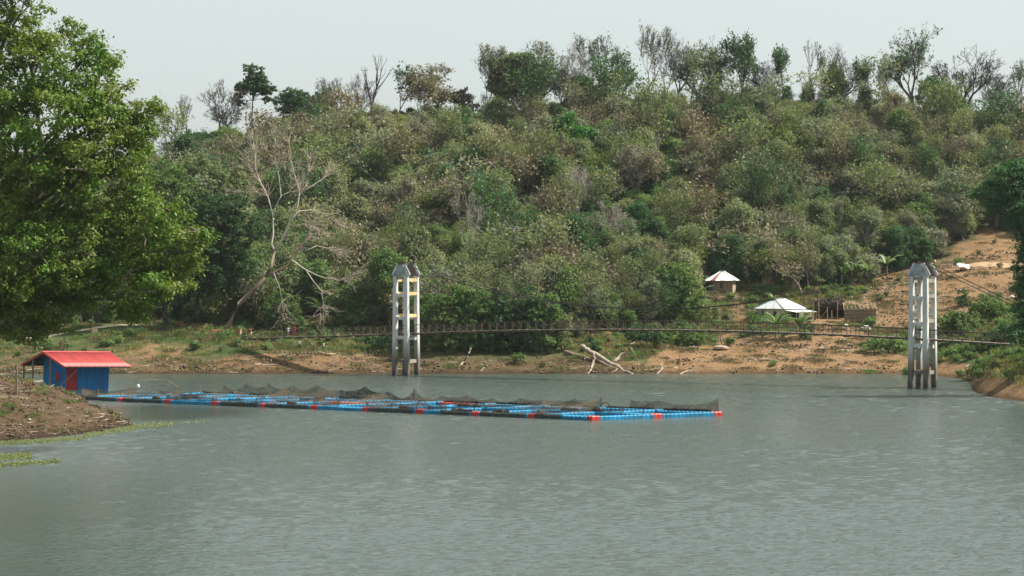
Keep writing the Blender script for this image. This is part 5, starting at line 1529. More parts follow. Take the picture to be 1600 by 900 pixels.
# thicket along the far shore, each rounded crown
G4 = 'leafy bushes of the shore thicket'
SH_ = [(668, 545, [(668, 478, 24, 18), (655, 500, 22, 18), (672, 520, 26, 14), (664, 538, 22, 9)], 'green', 'bushy crown at the left end of the shore thicket by the tower'),
       (705, 548, [(702, 468, 26, 18), (690, 492, 24, 20), (715, 500, 26, 20), (702, 525, 30, 14), (704, 541, 24, 9)], 'green', 'second bushy crown of the shore thicket from the left tower'),
       (742, 548, [(742, 472, 24, 18), (735, 498, 26, 22), (752, 500, 24, 20), (742, 526, 30, 14), (748, 542, 24, 9)], 'green', 'third bushy crown of the shore thicket above the leaning log'),
       (780, 548, [(780, 480, 24, 18), (772, 504, 26, 20), (792, 502, 24, 18), (782, 528, 30, 12), (784, 542, 24, 9)], 'deep', 'fourth and darker bushy crown of the shore thicket'),
       (815, 548, [(818, 468, 22, 18), (806, 492, 22, 20), (826, 494, 22, 20), (815, 524, 28, 14), (818, 542, 24, 9)], 'deep', 'fifth bushy crown of the shore thicket with a raised top'),
       (848, 550, [(848, 476, 20, 18), (842, 500, 22, 20), (858, 500, 18, 18), (850, 528, 24, 14), (850, 544, 20, 8)], 'green', 'sixth bushy crown of the shore thicket left of the creeper stump'),
       (878, 550, [(876, 512, 14, 20), (874, 534, 14, 14)], 'olive', 'stump cloaked in creepers at the right end of the thicket')]
for i, (px, pb, sp, lm, lab) in enumerate(SH_):
    leafy('leafy_bush', lab, px, pb, sp, lm, 80+i, 0.36, 1.3, 0.36, 0.14, 'bark_dark', G4, 'bush')
for i, (px, pb, sp, lm, lab) in enumerate([
    (445, 520, [(440, 478, 26, 18), (428, 496, 22, 16), (456, 498, 24, 16)], 'green', 'leafy bush under the low branches of the dead tree'),
    (560, 512, [(560, 458, 28, 18), (540, 474, 24, 18), (580, 478, 24, 18), (560, 494, 30, 14)], 'green', 'leafy bush left of the left tower behind the bridge'),
    (520, 480, [(520, 436, 26, 16), (500, 450, 24, 16), (540, 452, 24, 16)], 'yellow', 'yellow green bush on the slope above the people'),
    (590, 450, [(590, 415, 26, 14), (572, 428, 22, 14), (606, 430, 20, 14)], 'yellow', 'yellow green bush beside the top of the left tower'),
    (590, 548, [(585, 530, 14, 10), (600, 534, 12, 9)], 'deep', 'dark low bush at the shore left of the left tower'),
    (1010, 545, [(1000, 520, 18, 12), (1020, 524, 16, 12)], 'deep', 'dark low bush above the fallen branches'),
    (928, 552, [(928, 540, 10, 9), (922, 546, 10, 7)], 'deep', 'small dark bush over the fallen trunk'),
    (1070, 540, [(1065, 520, 22, 12), (1085, 526, 18, 10)], 'green', 'green bush at the foot of the tree left of the hut'),
    (1262, 520, [(1258, 508, 10, 8), (1266, 512, 9, 8)], 'deep', 'dark bush in front of the lean-to'),
    (1390, 552, [(1380, 536, 22, 9), (1402, 540, 18, 8), (1362, 540, 18, 7)], 'green', 'green bush left of the right tower under the bridge'),
    (1500, 520, [(1490, 498, 24, 14), (1515, 505, 22, 14), (1500, 515, 28, 12)], 'green', 'green bush right of the right tower at the bridge railing'),
    (1545, 505, [(1540, 482, 24, 14), (1560, 494, 24, 14), (1530, 500, 24, 12)], 'green', 'green bush under the right cable'),
    (1580, 545, [(1560, 530, 26, 12), (1585, 524, 26, 16), (1545, 540, 24, 9)], 'deep', 'dark bush hanging over the near right bank'),
    (1506, 478, [(1505, 462, 9, 11), (1508, 472, 10, 9)], 'deep', 'small dark bush on the slope below the white tarp'),
    (1480, 545, [(1480, 538, 26, 8), (1500, 542, 20, 7)], 'deep', 'shaded bush low under the bridge right of the right tower'),
    (1187, 462, [(1186, 446, 6, 12), (1188, 456, 7, 8)], 'deep', 'narrow dark shrub between the hut and the farmhouse'),
    (1180, 512, [(1172, 500, 10, 8), (1188, 506, 9, 7)], 'green', 'small green shrub below the hut path'),
    (1115, 500, [(1112, 486, 18, 8), (1128, 492, 14, 7)], 'olive', 'olive shrub on the grass below the small hut')]):
    leafy('leafy_bush', lab, px, pb, sp, lm, 110+i, 0.34, 1.6, 0.3, 0.1, 'bark_dark', 'bushes on the banks', 'bush', ymin=(290 if px > 1530 else 340))

# feathery bamboo clumps
def bamboo_mesh(seed, H, W, n, lm, per=26, size=0.42):
    rng = np.random.default_rng(seed); segs = []; C = []
    for i in range(n):
        az = rng.uniform(0, 6.28); rch = W/2*rng.uniform(0.3, 1.0); h = H*rng.uniform(0.7, 1.0)
        b0 = np.array([rng.normal()*W*0.07, rng.normal()*W*0.07, -0.3]); prev = b0
        for k in range(1, 8):
            x = k/7
            p = b0 + np.array([math.cos(az)*rch*x**2.0, math.sin(az)*rch*x**2.0, h*(x*1.25-0.32*x**3.2)])
            segs.append((tuple(prev), tuple(p), 0.05*(1-x*0.7), 0.05*(1-(x+0.1)*0.7))); prev = p
            if x > 0.3:
                C.append(p + rng.normal(size=(per, 3))*np.array([0.5, 0.5, 0.4])*(0.5+x*0.4) - np.array([0, 0, 0.25]))
    C = np.concatenate(C)
    V, Fq = leaves(rng, C, np.zeros_like(C), size, 0.28, 0.3, 0.9)
    V2, F2 = tubes_np(segs, 4)
    return (V, Fq), (V2, F2)
def bamboo(label, px, pb, hpx, wpx, lm, seed, group='bamboo clumps on the slope'):
    g = ground(px, pb); k = g.y/F
    a, b = bamboo_mesh(seed, hpx*k, wpx*k, 22, lm)
    t = thing('bamboo_clump', label, 'bamboo', g, 0, group)
    link('foliage', mesh_np('bamboo_foliage', a[0], a[1], [L[lm]]), t)
    link('canes', mesh_np('bamboo_canes', b[0], b[1], [M['bamboo_pole']]), t)
bamboo('feathery bamboo clump nearest the right of the small hut', 1200, 452, 72, 62, 'yellow', 1)
bamboo('feathery bamboo clump above the farmhouse roof', 1238, 455, 82, 66, 'yellow', 2)
bamboo('darker bamboo clump between hut slope and banana clump', 1258, 405, 60, 54, 'green', 3)
bamboo('bamboo clump high on the left of the middle slope', 625, 290, 70, 70, 'yellow', 4)
bamboo('bamboo clump above the dead tree top', 545, 258, 60, 70, 'olive', 5)
bamboo('pale bamboo clump on the ridge left of the slender dotted tree', 700, 235, 62, 54, 'olive', 6)
bamboo('bamboo clump on the upper right slope', 1390, 262, 66, 70, 'grey', 7)
bamboo('bamboo clump below the brown tree at upper right', 1195, 330, 60, 60, 'olive', 8)

# banana plants: arching split leaves from a short stem
def banana_leaf(rng, base, az, Ln, wd, rise, lm_mb):
    n = 6; P = []
    for i in range(n+1):
        x = i/n
        r_ = Ln*x*math.cos(rise*(1-x*0.2)); 
        c = np.array([math.cos(az)*Ln*0.75*x, math.sin(az)*Ln*0.75*x, Ln*(rise*x - (0.35+rise*0.35)*x*x)])
        wq = wd*math.sin(math.pi*min(1, 0.08+0.92*x))**0.6*0.5
        s = np.array([-math.sin(az), math.cos(az), 0])
        P.append((base+c-s*wq-np.array([0, 0, wq*0.35]), base+c, base+c+s*wq-np.array([0, 0, wq*0.35])))
    V = [p for r_ in P for p in r_]; Fc = []
    for i in range(n):
        for k in range(2):
            a = i*3+k; Fc.append((a, a+1, a+4, a+3))
    lm_mb.add([Vector(v) for v in V], Fc)
def banana(label, px, pb, hpx, lm='banana', seed=1, n=8, group='banana plants', cat='banana plant', lw=0.5, name='banana_plant', spread=1.0):
    g = ground(px, pb); h = hpx*g.y/F
    rng = np.random.default_rng(seed)
    t = thing(name, label, cat, g, rng.uniform(0, 6), group)
    sh_ = h*0.5
    MB().tube([(0, 0, -0.3), (0.03, 0, sh_*0.5), (0, 0.03, sh_)], [0.16, 0.13, 0.09], 7).build('stem', M['bamboo_slat'], t)
    for i in range(n):
        mb = MB()
        banana_leaf(rng, np.array([0, 0, sh_*0.95]), 6.283*i/n+rng.uniform(-0.3, 0.3), h*rng.uniform(0.55, 0.85)*spread, lw*rng.uniform(0.8, 1.2), rng.uniform(0.7, 1.5), mb)
        mb.build('leaf', L[lm], t, True)
for i, (px, pb, h, lab) in enumerate([(1300, 446, 46, 'pale leaved banana plant at the left of the clump behind the cable'), (1315, 448, 42, 'low banana plant second from left in the clump'), (1330, 446, 44, 'banana plant in the middle of the clump behind the cable'),
        (1345, 444, 38, 'banana plant right of the middle of the clump'), (1358, 442, 34, 'banana plant at the right of the clump'), (1386, 436, 46, 'tall upright banana plant apart from the clump, nearest the right tower')]):
    banana(lab, px, pb, h, seed=10+i, lw=0.6)
banana('bushy banana plant in front of the farmhouse, left of two', 1212, 530, 44, seed=21, n=11, lw=0.6, spread=1.2)
banana('bushy banana plant in front of the lean-to, right of two', 1250, 530, 44, seed=22, n=11, lw=0.6, spread=1.2)
banana('small banana plant at the upper left corner of the farmhouse roof', 1207, 482, 26, seed=23, lw=0.4)
banana('pale spiky plant high on the right slope', 1310, 270, 56, 'palefrond', 24, 10, 'pale spiky plants', 'plant', 0.35, 'spiky_plant')
banana('pale spiky plant on the slope left of the crooked pale tree', 672, 305, 56, 'palefrond', 25, 9, 'pale spiky plants', 'plant', 0.35, 'spiky_plant')
banana('small pale spiky plant on the slope over the middle of the bridge', 975, 455, 26, 'banana', 26, 8, 'pale spiky plants', 'plant', 0.4, 'spiky_plant')
banana('drooping palm like plant over the people on the bank', 503, 510, 52, 'banana', 27, 12, 'drooping palms', 'palm', 0.35, 'palm_plant', 1.1)
banana('drooping palm at the right side of the round tree by the hut', 1085, 500, 62, 'banana', 28, 14, 'drooping palms', 'palm', 0.35, 'palm_plant', 1.1)

# ------------------------------------------------------------------ driftwood
def wood(name, label, parts, cat='driftwood', mt='drift'):
    """each part: (pts px, r0, r1, mode, material); lies on the ground or stands off it"""
    first = None; t = None
    for i, (pts, r0, r1, Y, m1) in enumerate(parts):
        P = []
        for (px, py) in pts:
            if Y is None:
                g = ground(px, py); g.y -= 0.3; g.z += r0*0.6; P.append(g)
            else:
                g = ground(px, py)
                P.append(at(px, py, min(Y, g.y-0.25)))
        if t is None:
            t = thing(name, label, cat, Vector((P[0].x, P[0].y, gz(P[0].x, P[0].y))))
        Q = []; Rq = []; rw = random.Random(int(P[0].x*10)+i)
        for q in range(len(P)-1):
            for e_ in range(3):
                x_ = q+e_/3; w_ = r0+(r1-r0)*x_/(len(P)-1)
                Q.append(P[q].lerp(P[q+1], e_/3)+Vector((rw.gauss(0, .35), 0, rw.gauss(0, .35)))*w_*(0 if x_ == 0 else 1)); Rq.append(w_*rw.uniform(0.8, 1.15))
        Q.append(P[-1]); Rq.append(r1*0.8)
        MB().tube([p-Vector(t.location) for p in Q], Rq, 7).build('trunk' if i == 0 else 'branch', M[m1], t, True)
wood('fallen_tree', 'bleached fallen tree with forked limbs lying on the shore', [
    ([(907, 541), (918, 547), (930, 553), (957, 569), (975, 579), (990, 586)], .36, .22, 370.0, 'drift'),
    ([(926, 551), (929, 560), (926, 570), (919, 584)], .25, .14, 369.0, 'drift'),
    ([(957, 567), (970, 557), (981, 549), (987, 538), (992, 535)], .24, .09, 370.5, 'drift'),
    ([(986, 544), (994, 555), (990, 563), (990, 568)], .06, .03, 370.3, 'drift'),
    ([(972, 575), (985, 578), (996, 581), (1015, 586)], .1, .05, 368.0, 'dead_brown'),
    ([(966, 575), (960, 580), (955, 582)], .09, .04, 368.5, 'drift'), ([(992, 535), (1004, 532), (1012, 543), (1022, 541)], .04, .02, 371, 'dead_brown')])
wood('fallen_log', 'grey log half buried on the bank behind the bleached fallen tree', [([(880, 550), (900, 555), (925, 563), (945, 570), (962, 575)], .32, .24, 371.5, 'dead_brown'), ([(925, 563), (934, 558), (940, 552)], .07, .03, 371.5, 'dead_brown')])
wood('drift_branch', 'crooked bleached branch standing right of the fallen tree', [([(1026, 586), (1035, 575), (1033, 568), (1025, 560)], .13, .06, 368.0, 'drift'), ([(1030, 583), (1040, 584), (1049, 587)], .05, .03, 367.5, 'drift')])
wood('drift_branch', 'low bleached branch on the sand at the water edge', [([(1062, 585), (1070, 581), (1083, 579), (1092, 583)], .12, .04, 368.0, 'drift'), ([(1070, 581), (1076, 577), (1080, 578)], .05, .02, 368.0, 'drift')])
wood('leaning_log', 'grey log leaning up the bank below the shore thicket', [([(716, 578), (724, 566), (730, 556), (736, 543)], .17, .1, 369.0, 'drift'), ([(730, 557), (733, 559)], .06, .04, 369.0, 'drift')])
wood('drift_branch', 'short pale branch at the waterline right of the leaning log', [([(751, 580), (757, 574), (762, 571)], .1, .04, 368.5, 'drift'), ([(761, 572), (765, 577), (768, 581)], .05, .03, 368.2, 'dead_brown')])
wood('drift_branch', 'pale stick on the grass left of the left tower', [([(549, 523), (554, 530), (559, 538)], .09, .05, None, 'drift'), ([(559, 538), (565, 539), (572, 538)], .07, .04, None, 'drift')])
wood('drift_branch', 'pale plank lying on the tan spit below the people', [([(497, 552), (510, 554), (525, 555)], .16, .14, None, 'straw'), ([(520, 553), (524, 555), (526, 556)], .07, .04, None, 'straw')])
wood('drift_branch', 'bleached brush pile at the shore right of the right tower', [([(1525, 570), (1531, 562), (1536, 555)], .1, .04, None, 'drift'), ([(1520, 575), (1526, 569), (1530, 566)], .07, .03, None, 'drift'), ([(1508, 574), (1514, 570)], .07, .04, None, 'drift')])
def mud_stick(pts, r, label):
    P = []
    for px, py in pts:
        g = ground(px, py, 205); g.z += r*0.7; P.append(g)
    t = thing('mud_stick', label, 'stick', P[0])
    MB().tube([p-P[0] for p in P], [r, r*0.9, r*0.7][:len(P)], 6).build('shaft', M['timber'], t)
    MB().tube([P[1]-P[0], P[1]-P[0]+Vector((0.2, 0.1, 0.18))], [r*0.5, r*0.25], 5).build('side_twig', M['timber'], t)
mud_stick([(98, 668), (105, 674), (112, 681)], 0.06, 'short straight stick on the mud near the water')
mud_stick([(0, 668), (20, 672), (42, 684)], 0.05, 'long curved stick at the lower left of the mud bank')
mud_stick([(45, 632), (60, 640), (75, 648)], 0.04, 'thin stick high on the mud bank')
# ------------------------------------------------------------------ the forest mass and undergrowth (nobody could count it)
KINDS = bpy.data.collections.new('scrub_kinds')
kind_n = {}
def kind(key, V, Fq, lm, extra=None, bm=None):
    if extra is not None:
        V2, F2 = extra
        me = mesh_np(key, np.concatenate([V, V2]), [Fq, F2+len(V)], [lm, bm], midx=np.concatenate([np.zeros(len(Fq), int), np.ones(len(F2), int)]))
    else:
        me = mesh_np(key, V, Fq, [lm])
    o = bpy.data.objects.new('k%02d_%s' % (len(kind_n), key), me)
    KINDS.objects.link(o); kind_n[key] = len(kind_n)
def rlobes(rng, W, H, n, low=0.2):
    o = []
    for i in range(n):
        a = rng.uniform(0, 6.28); r = W/2*rng.uniform(0.1, 0.62)
        s = W*rng.uniform(0.2, 0.34)
        o.append((r*math.cos(a), r*math.sin(a), H*rng.uniform(low+0.1, 0.82), s, s, s*0.75))
    return o
def stem_np(rng, H, n=4, r=0.09):
    segs = []
    for i in range(n):
        p = np.array([0, 0, -0.6]); d = np.array([rng.normal()*0.25, rng.normal()*0.25, 1.0])
        for k in range(4):
            q = p + d*H*0.2 + rng.normal(size=3)*0.12
            segs.append((tuple(p), tuple(q), r*(1-k*0.2), r*(1-(k+1)*0.2))); p = q
    return tubes_np(segs, 4)
def vlobes(rng, W, H, n, low):
    """tall uneven crown: lobes stacked about a stem, wider in the middle"""
    o = []
    for i in range(n):
        h = low + (1-low)*(i+rng.uniform(0, 0.9))/n
        wq = math.sin(math.pi*min(1.0, 0.15+0.8*(h-low)/(1-low)))**0.7
        a = rng.uniform(0, 6.28); r = W*0.30*wq*rng.uniform(0.3, 1.1)
        s = W*rng.uniform(0.17, 0.30)*(0.55+0.45*wq)
        o.append((r*math.cos(a), r*math.sin(a), H*h*0.92, s, s, s*rng.uniform(0.7, 1.1)))
    return o
def twig_np(seed, H, r0=0.1, depth=4, tr=0.3):
    segs, tips = grow(seed, H, r0, trunk=tr, split=2, spread=0.42, depth=depth, up=0.14, side=0.4)
    return [(a_, b_, max(ra, 0.02), max(rb, 0.016)) for a_, b_, ra, rb in segs], tips
for i, (key, lm, W, H, nl, low, dens, bk) in enumerate([
        ('t_green1', 'green', 4.4, 7.0, 9, 0.25, 0.5, 'bark'), ('t_green2', 'green', 5.4, 9.0, 12, 0.3, 0.45, 'bark_pale'), ('t_deep1', 'deep', 4.2, 7.5, 9, 0.2, 0.5, 'bark_dark'), ('t_deep2', 'deep', 5.4, 9.5, 12, 0.3, 0.5, 'bark'),
        ('t_olive1', 'olive', 4.4, 6.5, 9, 0.2, 0.5, 'bark'), ('t_olive2', 'olive', 5.4, 8.5, 12, 0.28, 0.4, 'bark_pale'), ('t_olive3', 'olive', 3.4, 8.5, 9, 0.3, 0.45, 'bark_pale'), ('t_grey1', 'grey', 4.6, 7.2, 9, 0.22, 0.42, 'bark'),
        ('t_grey2', 'grey', 3.6, 8.6, 9, 0.35, 0.36, 'bark_pale'), ('t_brown1', 'brown', 4.6, 6.8, 9, 0.25, 0.3, 'bark'), ('t_brown2', 'brown', 4.0, 8.0, 9, 0.35, 0.24, 'bark_pale'),
        ('t_yellow', 'yellow', 4.4, 6.0, 9, 0.15, 0.5, 'bark'),
        ('bush_green', 'green', 4.6, 3.2, 8, 0.1, 0.5, 'bark'), ('bush_olive', 'olive', 4.4, 2.8, 8, 0.1, 0.5, 'bark'), ('bush_grey', 'grey', 5.0, 3.0, 8, 0.1, 0.45, 'bark')]):
    rng = np.random.default_rng(900+i)
    V, Fq = clumped(rng, sublobes(rng, vlobes(rng, W, H, nl, low), 0.62, dens), 2.0, 0.28, 0.36, inner=0.2)
    segs, tips = twig_np(700+i, H*0.9, 0.1)
    kind(key, V, Fq, L[lm], tubes_np(segs, 4), M[bk])
for i, (key, lm, H) in enumerate([('sparse_grey', 'grey', 8.0), ('sparse_olive', 'olive', 9.0), ('sparse_deep', 'deep', 8.5)]):
    segs, tips = twig_np(760+i, H, 0.13, 5)
    rng = np.random.default_rng(770+i)
    T = np.array(tips); T = T[rng.random(len(T)) < 0.75]
    C = np.repeat(T, 9, 0)+rng.normal(size=(len(T)*9, 3))*0.35
    V, Fq = leaves(rng, C, np.zeros_like(C), 0.3, 0.55)
    kind(key, V, Fq, L[lm], tubes_np(segs, 3), M['bark'])
for i, (key, lm) in enumerate([('feather_yellow', 'yellow'), ('feather_olive', 'olive')]):
    a, b = bamboo_mesh(60+i, 7.6, 6.2, 20, lm, 22, 0.36)
    kind(key, a[0], a[1], L[lm], b, M['bamboo_pole'])
for i, (key, bk) in enumerate([('dry_twigs', 'bark_pale'), ('dry_twigs2', 'bark')]):
    segs, tips = grow(500+i, 6.5, 0.13, trunk=0.25, split=2, spread=0.5, depth=5, up=0.12)
    segs = [(a, b, max(ra, 0.02), max(rb, 0.016)) for a, b, ra, rb in segs]
    rng = np.random.default_rng(520+i)
    T = np.array(tips); T = T[rng.random(len(T)) < 0.7]
    C = np.repeat(T, 5, 0)+rng.normal(size=(len(T)*5, 3))*0.4
    V, Fq = leaves(rng, C, np.zeros_like(C), 0.34, 0.5)
    kind(key, V, Fq, L['brown'], tubes_np(segs, 3), M[bk])
# small herbs for the banks
def tuft_np(rng, n, h, spread, wd):
    az = rng.uniform(0, 6.28, n); b = rng.normal(size=(n, 2))*spread
    hh = h*rng.uniform(0.5, 1.1, n); ln = rng.uniform(0.1, 0.6, n)*hh
    P0 = np.stack([b[:, 0], b[:, 1], np.full(n, -0.05)], 1)
    P1 = P0 + np.stack([np.cos(az)*ln, np.sin(az)*ln, hh], 1)
    s = np.stack([-np.sin(az), np.cos(az), np.zeros(n)], 1)*wd
    mid = (P0+P1)/2 + np.stack([np.zeros(n), np.zeros(n), hh*0.15], 1)
    V = np.stack([P0, mid+s*0.5, P1, mid-s*0.5], 1).reshape(-1, 3)
    return V, np.arange(n*4).reshape(n, 4)
for i, (key, lm, h) in enumerate([('herb_grass', 'grass', 0.55), ('herb_dry', 'dryweed', 0.45), ('herb_green', 'green', 0.6)]):
    rng = np.random.default_rng(970+i)
    V, Fq = tuft_np(rng, 90, h, 0.55, 0.09); kind(key, V, Fq, L[lm])
rng = np.random.default_rng(980)
V, Fq = clumped(rng, rlobes(rng, 1.5, 1.0, 5), 4.0, 0.2, 0.16); kind('shrub_small', V, Fq, L['green'])
V, Fq = clumped(rng, rlobes(rng, 1.3, 0.8, 4), 3.0, 0.18, 0.16); kind('shrub_dry', V, Fq, L['dryweed'])

def clod_np(rng, s, n=7, k=4):
    V = []; Fc = []
    for j in range(k+1):
        a_ = math.pi*j/k
        for i in range(n):
            th = 2*math.pi*i/n; q = 1+rng.uniform(-0.3, 0.3)
            V.append((s*q*math.sin(a_)*math.cos(th), s*q*math.sin(a_)*math.sin(th), s*0.6*q*math.cos(a_)))
    for j in range(k):
        for i in range(n): Fc.append((j*n+i, (j+1)*n+i, (j+1)*n+(i+1) % n, j*n+(i+1) % n))
    return np.array(V), np.array(Fc)
for i, mt in enumerate(('mudwall', 'clod_dark', 'stone', 'clod_dark')):
    rng = np.random.default_rng(990+i)
    if mt not in M: M[mt] = plain('dark_clod', (0.085, 0.058, 0.036), (0.05, 0.035, 0.024), 2.0)
    P_ = [clod_np(rng, rng.uniform(0.07, 0.22)) for _ in range(6)]
    o_ = [rng.normal(size=3)*np.array([0.6, 0.6, 0.0]) for _ in P_]
    V = np.concatenate([p[0]+q for p, q in zip(P_, o_)]); Fq = np.concatenate([p[1]+len(P_[0][0])*q for q, p in enumerate(P_)])
    kind('clods%d' % i, V, Fq, M[mt])
sg_ = []
rng = np.random.default_rng(999)
for _ in range(5):
    p_ = rng.normal(size=3)*np.array([0.5, 0.5, 0]); d_ = rng.normal(size=3)*np.array([0.7, 0.7, 0.12]); sg_.append((tuple(p_+[0, 0, 0.05]), tuple(p_+d_+[0, 0, 0.08]), 0.035, 0.02))
V, Fq = tubes_np(sg_, 4); kind('sticks', V, Fq, M['dead'])

def scatter_group():
    ng = bpy.data.node_groups.new('scatter', 'GeometryNodeTree')
    ng.interface.new_socket('Geometry', in_out='INPUT', socket_type='NodeSocketGeometry')
    ng.interface.new_socket('Geometry', in_out='OUTPUT', socket_type='NodeSocketGeometry')
    n_in = ng.nodes.new('NodeGroupInput'); n_out = ng.nodes.new('NodeGroupOutput')
    ci = ng.nodes.new('GeometryNodeCollectionInfo'); ci.inputs['Collection'].default_value = KINDS
    ci.inputs['Separate Children'].default_value = True; ci.inputs['Reset Children'].default_value = True
    iop = ng.nodes.new('GeometryNodeInstanceOnPoints'); iop.inputs['Pick Instance'].default_value = True
    def attr(nm, ty):
        a = ng.nodes.new('GeometryNodeInputNamedAttribute'); a.data_type = ty; a.inputs['Name'].default_value = nm
        return a.outputs[0]
    ng.links.new(n_in.outputs[0], iop.inputs['Points'])
    ng.links.new(ci.outputs[0], iop.inputs['Instance'])
    ng.links.new(attr('kind_index', 'INT'), iop.inputs['Instance Index'])
    ng.links.new(attr('turn', 'FLOAT_VECTOR'), iop.inputs['Rotation'])
    ng.links.new(attr('size', 'FLOAT_VECTOR'), iop.inputs['Scale'])
    ng.links.new(iop.outputs[0], n_out.inputs[0])
    return ng
SG = scatter_group()
def scatter(name, label, P, K, S, rng, cat):
    me = bpy.data.meshes.new(name)
    me.vertices.add(len(P)); me.vertices.foreach_set('co', np.asarray(P, np.float32).ravel())
    a = me.attributes.new('kind_index', 'INT', 'POINT'); a.data.foreach_set('value', np.asarray(K, np.int32))
    rot = np.stack([rng.normal(size=len(P))*0.08, rng.normal(size=len(P))*0.08, rng.uniform(0, 6.28, len(P))], 1)
    a = me.attributes.new('turn', 'FLOAT_VECTOR', 'POINT'); a.data.foreach_set('vector', rot.astype(np.float32).ravel())
    sz = np.stack([S*rng.uniform(0.85, 1.15, len(P)), S*rng.uniform(0.85, 1.15, len(P)), S*rng.uniform(0.8, 1.2, len(P))], 1)
    a = me.attributes.new('size', 'FLOAT_VECTOR', 'POINT'); a.data.foreach_set('vector', sz.astype(np.float32).ravel())
    me.update()
    o = link(name, me)
    o.modifiers.new('scatter', 'NODES').node_group = SG
    return tag(o, label, cat, None, 'stuff')

rng = np.random.default_rng(2024)
def jgrid(x0, x1, y0, y1, s):
    X, Y = np.meshgrid(np.arange(x0, x1, s), np.arange(y0, y1, s))
    X = X.ravel()+rng.uniform(-0.5, 0.5, X.size)*s; Y = Y.ravel()+rng.uniform(-0.5, 0.5, Y.size)*s
    return X, Y
X, Y = jgrid(-125, 125, 384, 545, 2.25)
Z = terr(X, Y); px = 800+F*X/Y; py = PY0-(Z-HC)*F/Y
ok = (px > -120) & (px < 1720)
ok &= bare(X, Z, Y) < 0.35+0.3*rng.random(len(X))
# grassy, open ground on the lower slopes
low = np.interp(px, [0, 200, 400, 470, 560, 620, 680, 880, 940, 1030, 1100, 1180, 1280, 1330, 1400, 1450, 1500, 1540, 1600, 1720],
                [520, 500, 512, 505, 500, 520, 545, 540, 525, 520, 452, 452, 462, 440, 428, 415, 384, 372, 366, 366])
ok &= py < low + rng.normal(size=len(X))*3
# keep the hut and its yard open
def keep_open(px_, py_, rx, ry):
    global ok
    ok &= ((px-px_)/rx)**2 + ((py-py_)/ry)**2 > 1
keep_open(1130, 462, 38, 14); keep_open(1235, 500, 70, 30); keep_open(1340, 490, 60, 30)
X, Y, Z, px, py = X[ok], Y[ok], Z[ok], px[ok], py[ok]
up = np.clip((Z-8)/40, 0, 1)
n1 = fbm(X*0.045, Y*0.045, 61, 3); n2 = fbm(X*0.06+9, Y*0.06, 77, 3); r_ = rng.random(len(X))
K = np.zeros(len(X), int)
names = list(kind_n)
dn = 1-up
gr = np.clip(0.5-n1*1.3, 0, 1.4); dp = np.clip(0.42-n2*1.9, 0, 1.6); dr_ = np.clip(n2*1.6-0.05+0.12*up, 0, 1.2)
W_ = {'t_green1': gr*(0.5+0.5*dn), 't_green2': gr*(0.4+0.5*dn), 't_deep1': dp, 't_deep2': dp*0.9, 't_olive1': 0.8+0*up, 't_olive2': 0.8+0*up, 't_olive3': 0.55+0*up, 't_grey1': 0.45+0.3*up+n1*0.5, 't_grey2': 0.45+0.3*up+n1*0.5,
      't_brown1': dr_*0.7, 't_brown2': dr_*0.7, 't_yellow': 0.3*dn+0.06, 'bush_green': 0.25*dn+0.05, 'bush_olive': 0.3+0*up, 'bush_grey': 0.2+0*up, 'sparse_grey': 0.55+0.35*up, 'sparse_olive': 0.5+0.35*up, 'sparse_deep': 0.25+0.15*up,
      'feather_yellow': 0.4*dn+0.08, 'feather_olive': 0.6+0*up, 'dry_twigs': 0.32+0.12*up+dr_*0.5, 'dry_twigs2': 0.36+0.2*up+dr_*0.6}
pm = fbm(X*0.03+4, Y*0.045, 133, 3)
for k_ in W_:
    if k_.startswith('bush'): W_[k_] = W_[k_]*np.where(pm > 0.06, 5.0, 1.0)
    elif k_.startswith('t_'): W_[k_] = W_[k_]*np.where(pm > 0.06, 0.45, 1.0)
rdg = Y > 506
for k_ in W_:
    if k_.startswith('sparse') or k_.startswith('dry'): W_[k_] = np.where(rdg, W_[k_]*0.8, W_[k_])
keys = list(W_); Wm = np.clip(np.stack([W_[k] for k in keys], 1), 0.005, None); Wm = np.cumsum(Wm/Wm.sum(1, keepdims=True), 1)
K = np.array([kind_n[keys[min(int((r > wv).sum()), len(keys)-1)]] for r, wv in zip(r_, Wm)])
S = np.clip(rng.lognormal(-0.40, 0.36, len(X)), 0.28, 1.35)*np.where(Y > 500, 0.52, 1.0)
edge = np.clip((py-low[ok]+14)/14, 0, 1) if False else 0
thin = np.isin(K, [kind_n[k_] for k_ in kind_n if k_.startswith('sparse') or k_.startswith('dry_tw')])
S = np.where(thin & (Y < 498), S*1.4, S)
scatter('hillside_forest', 'dense mixed scrub forest covering the far hillside', np.stack([X, Y, Z-0.25], 1), K, S, rng, 'forest')

# undergrowth of grass and weeds on the far banks
X, Y = jgrid(-100, 100, 366, 446, 0.95)
Z = terr(X, Y); px = 800+F*X/Y; py = PY0-(Z-HC)*F/Y
b_ = bare(X, Z, Y); gn = fbm(X*0.12, Y*0.12, 5, 3)
pr = np.clip(0.62+gn*0.9-b_*0.95, 0.03, 1)*np.clip((Z-1.3)/2.2, 0.04, 1)*np.where(px < 600, 0.62, 1.0)
ok = (rng.random(len(X)) < pr) & (px > -60) & (px < 1660)
ok &= ~((px > 632) & (px < 885) & (Y > 371) & (Y < 396))
PW = np.array([[q_.x, q_.y] for q_ in [ground(a_, b__) for a_, b__ in ((20, 531), (60, 528), (100, 521), (130, 516), (160, 511), (190, 508.5), (215, 508), (230, 508))]])
for i_ in range(len(PW)-1):
    for q_ in np.linspace(0, 1, 5):
        c_ = PW[i_]+(PW[i_+1]-PW[i_])*q_
        ok &= ((X-c_[0])/1.6)**2+((Y-c_[1]+2.5)/4.5)**2 > 1
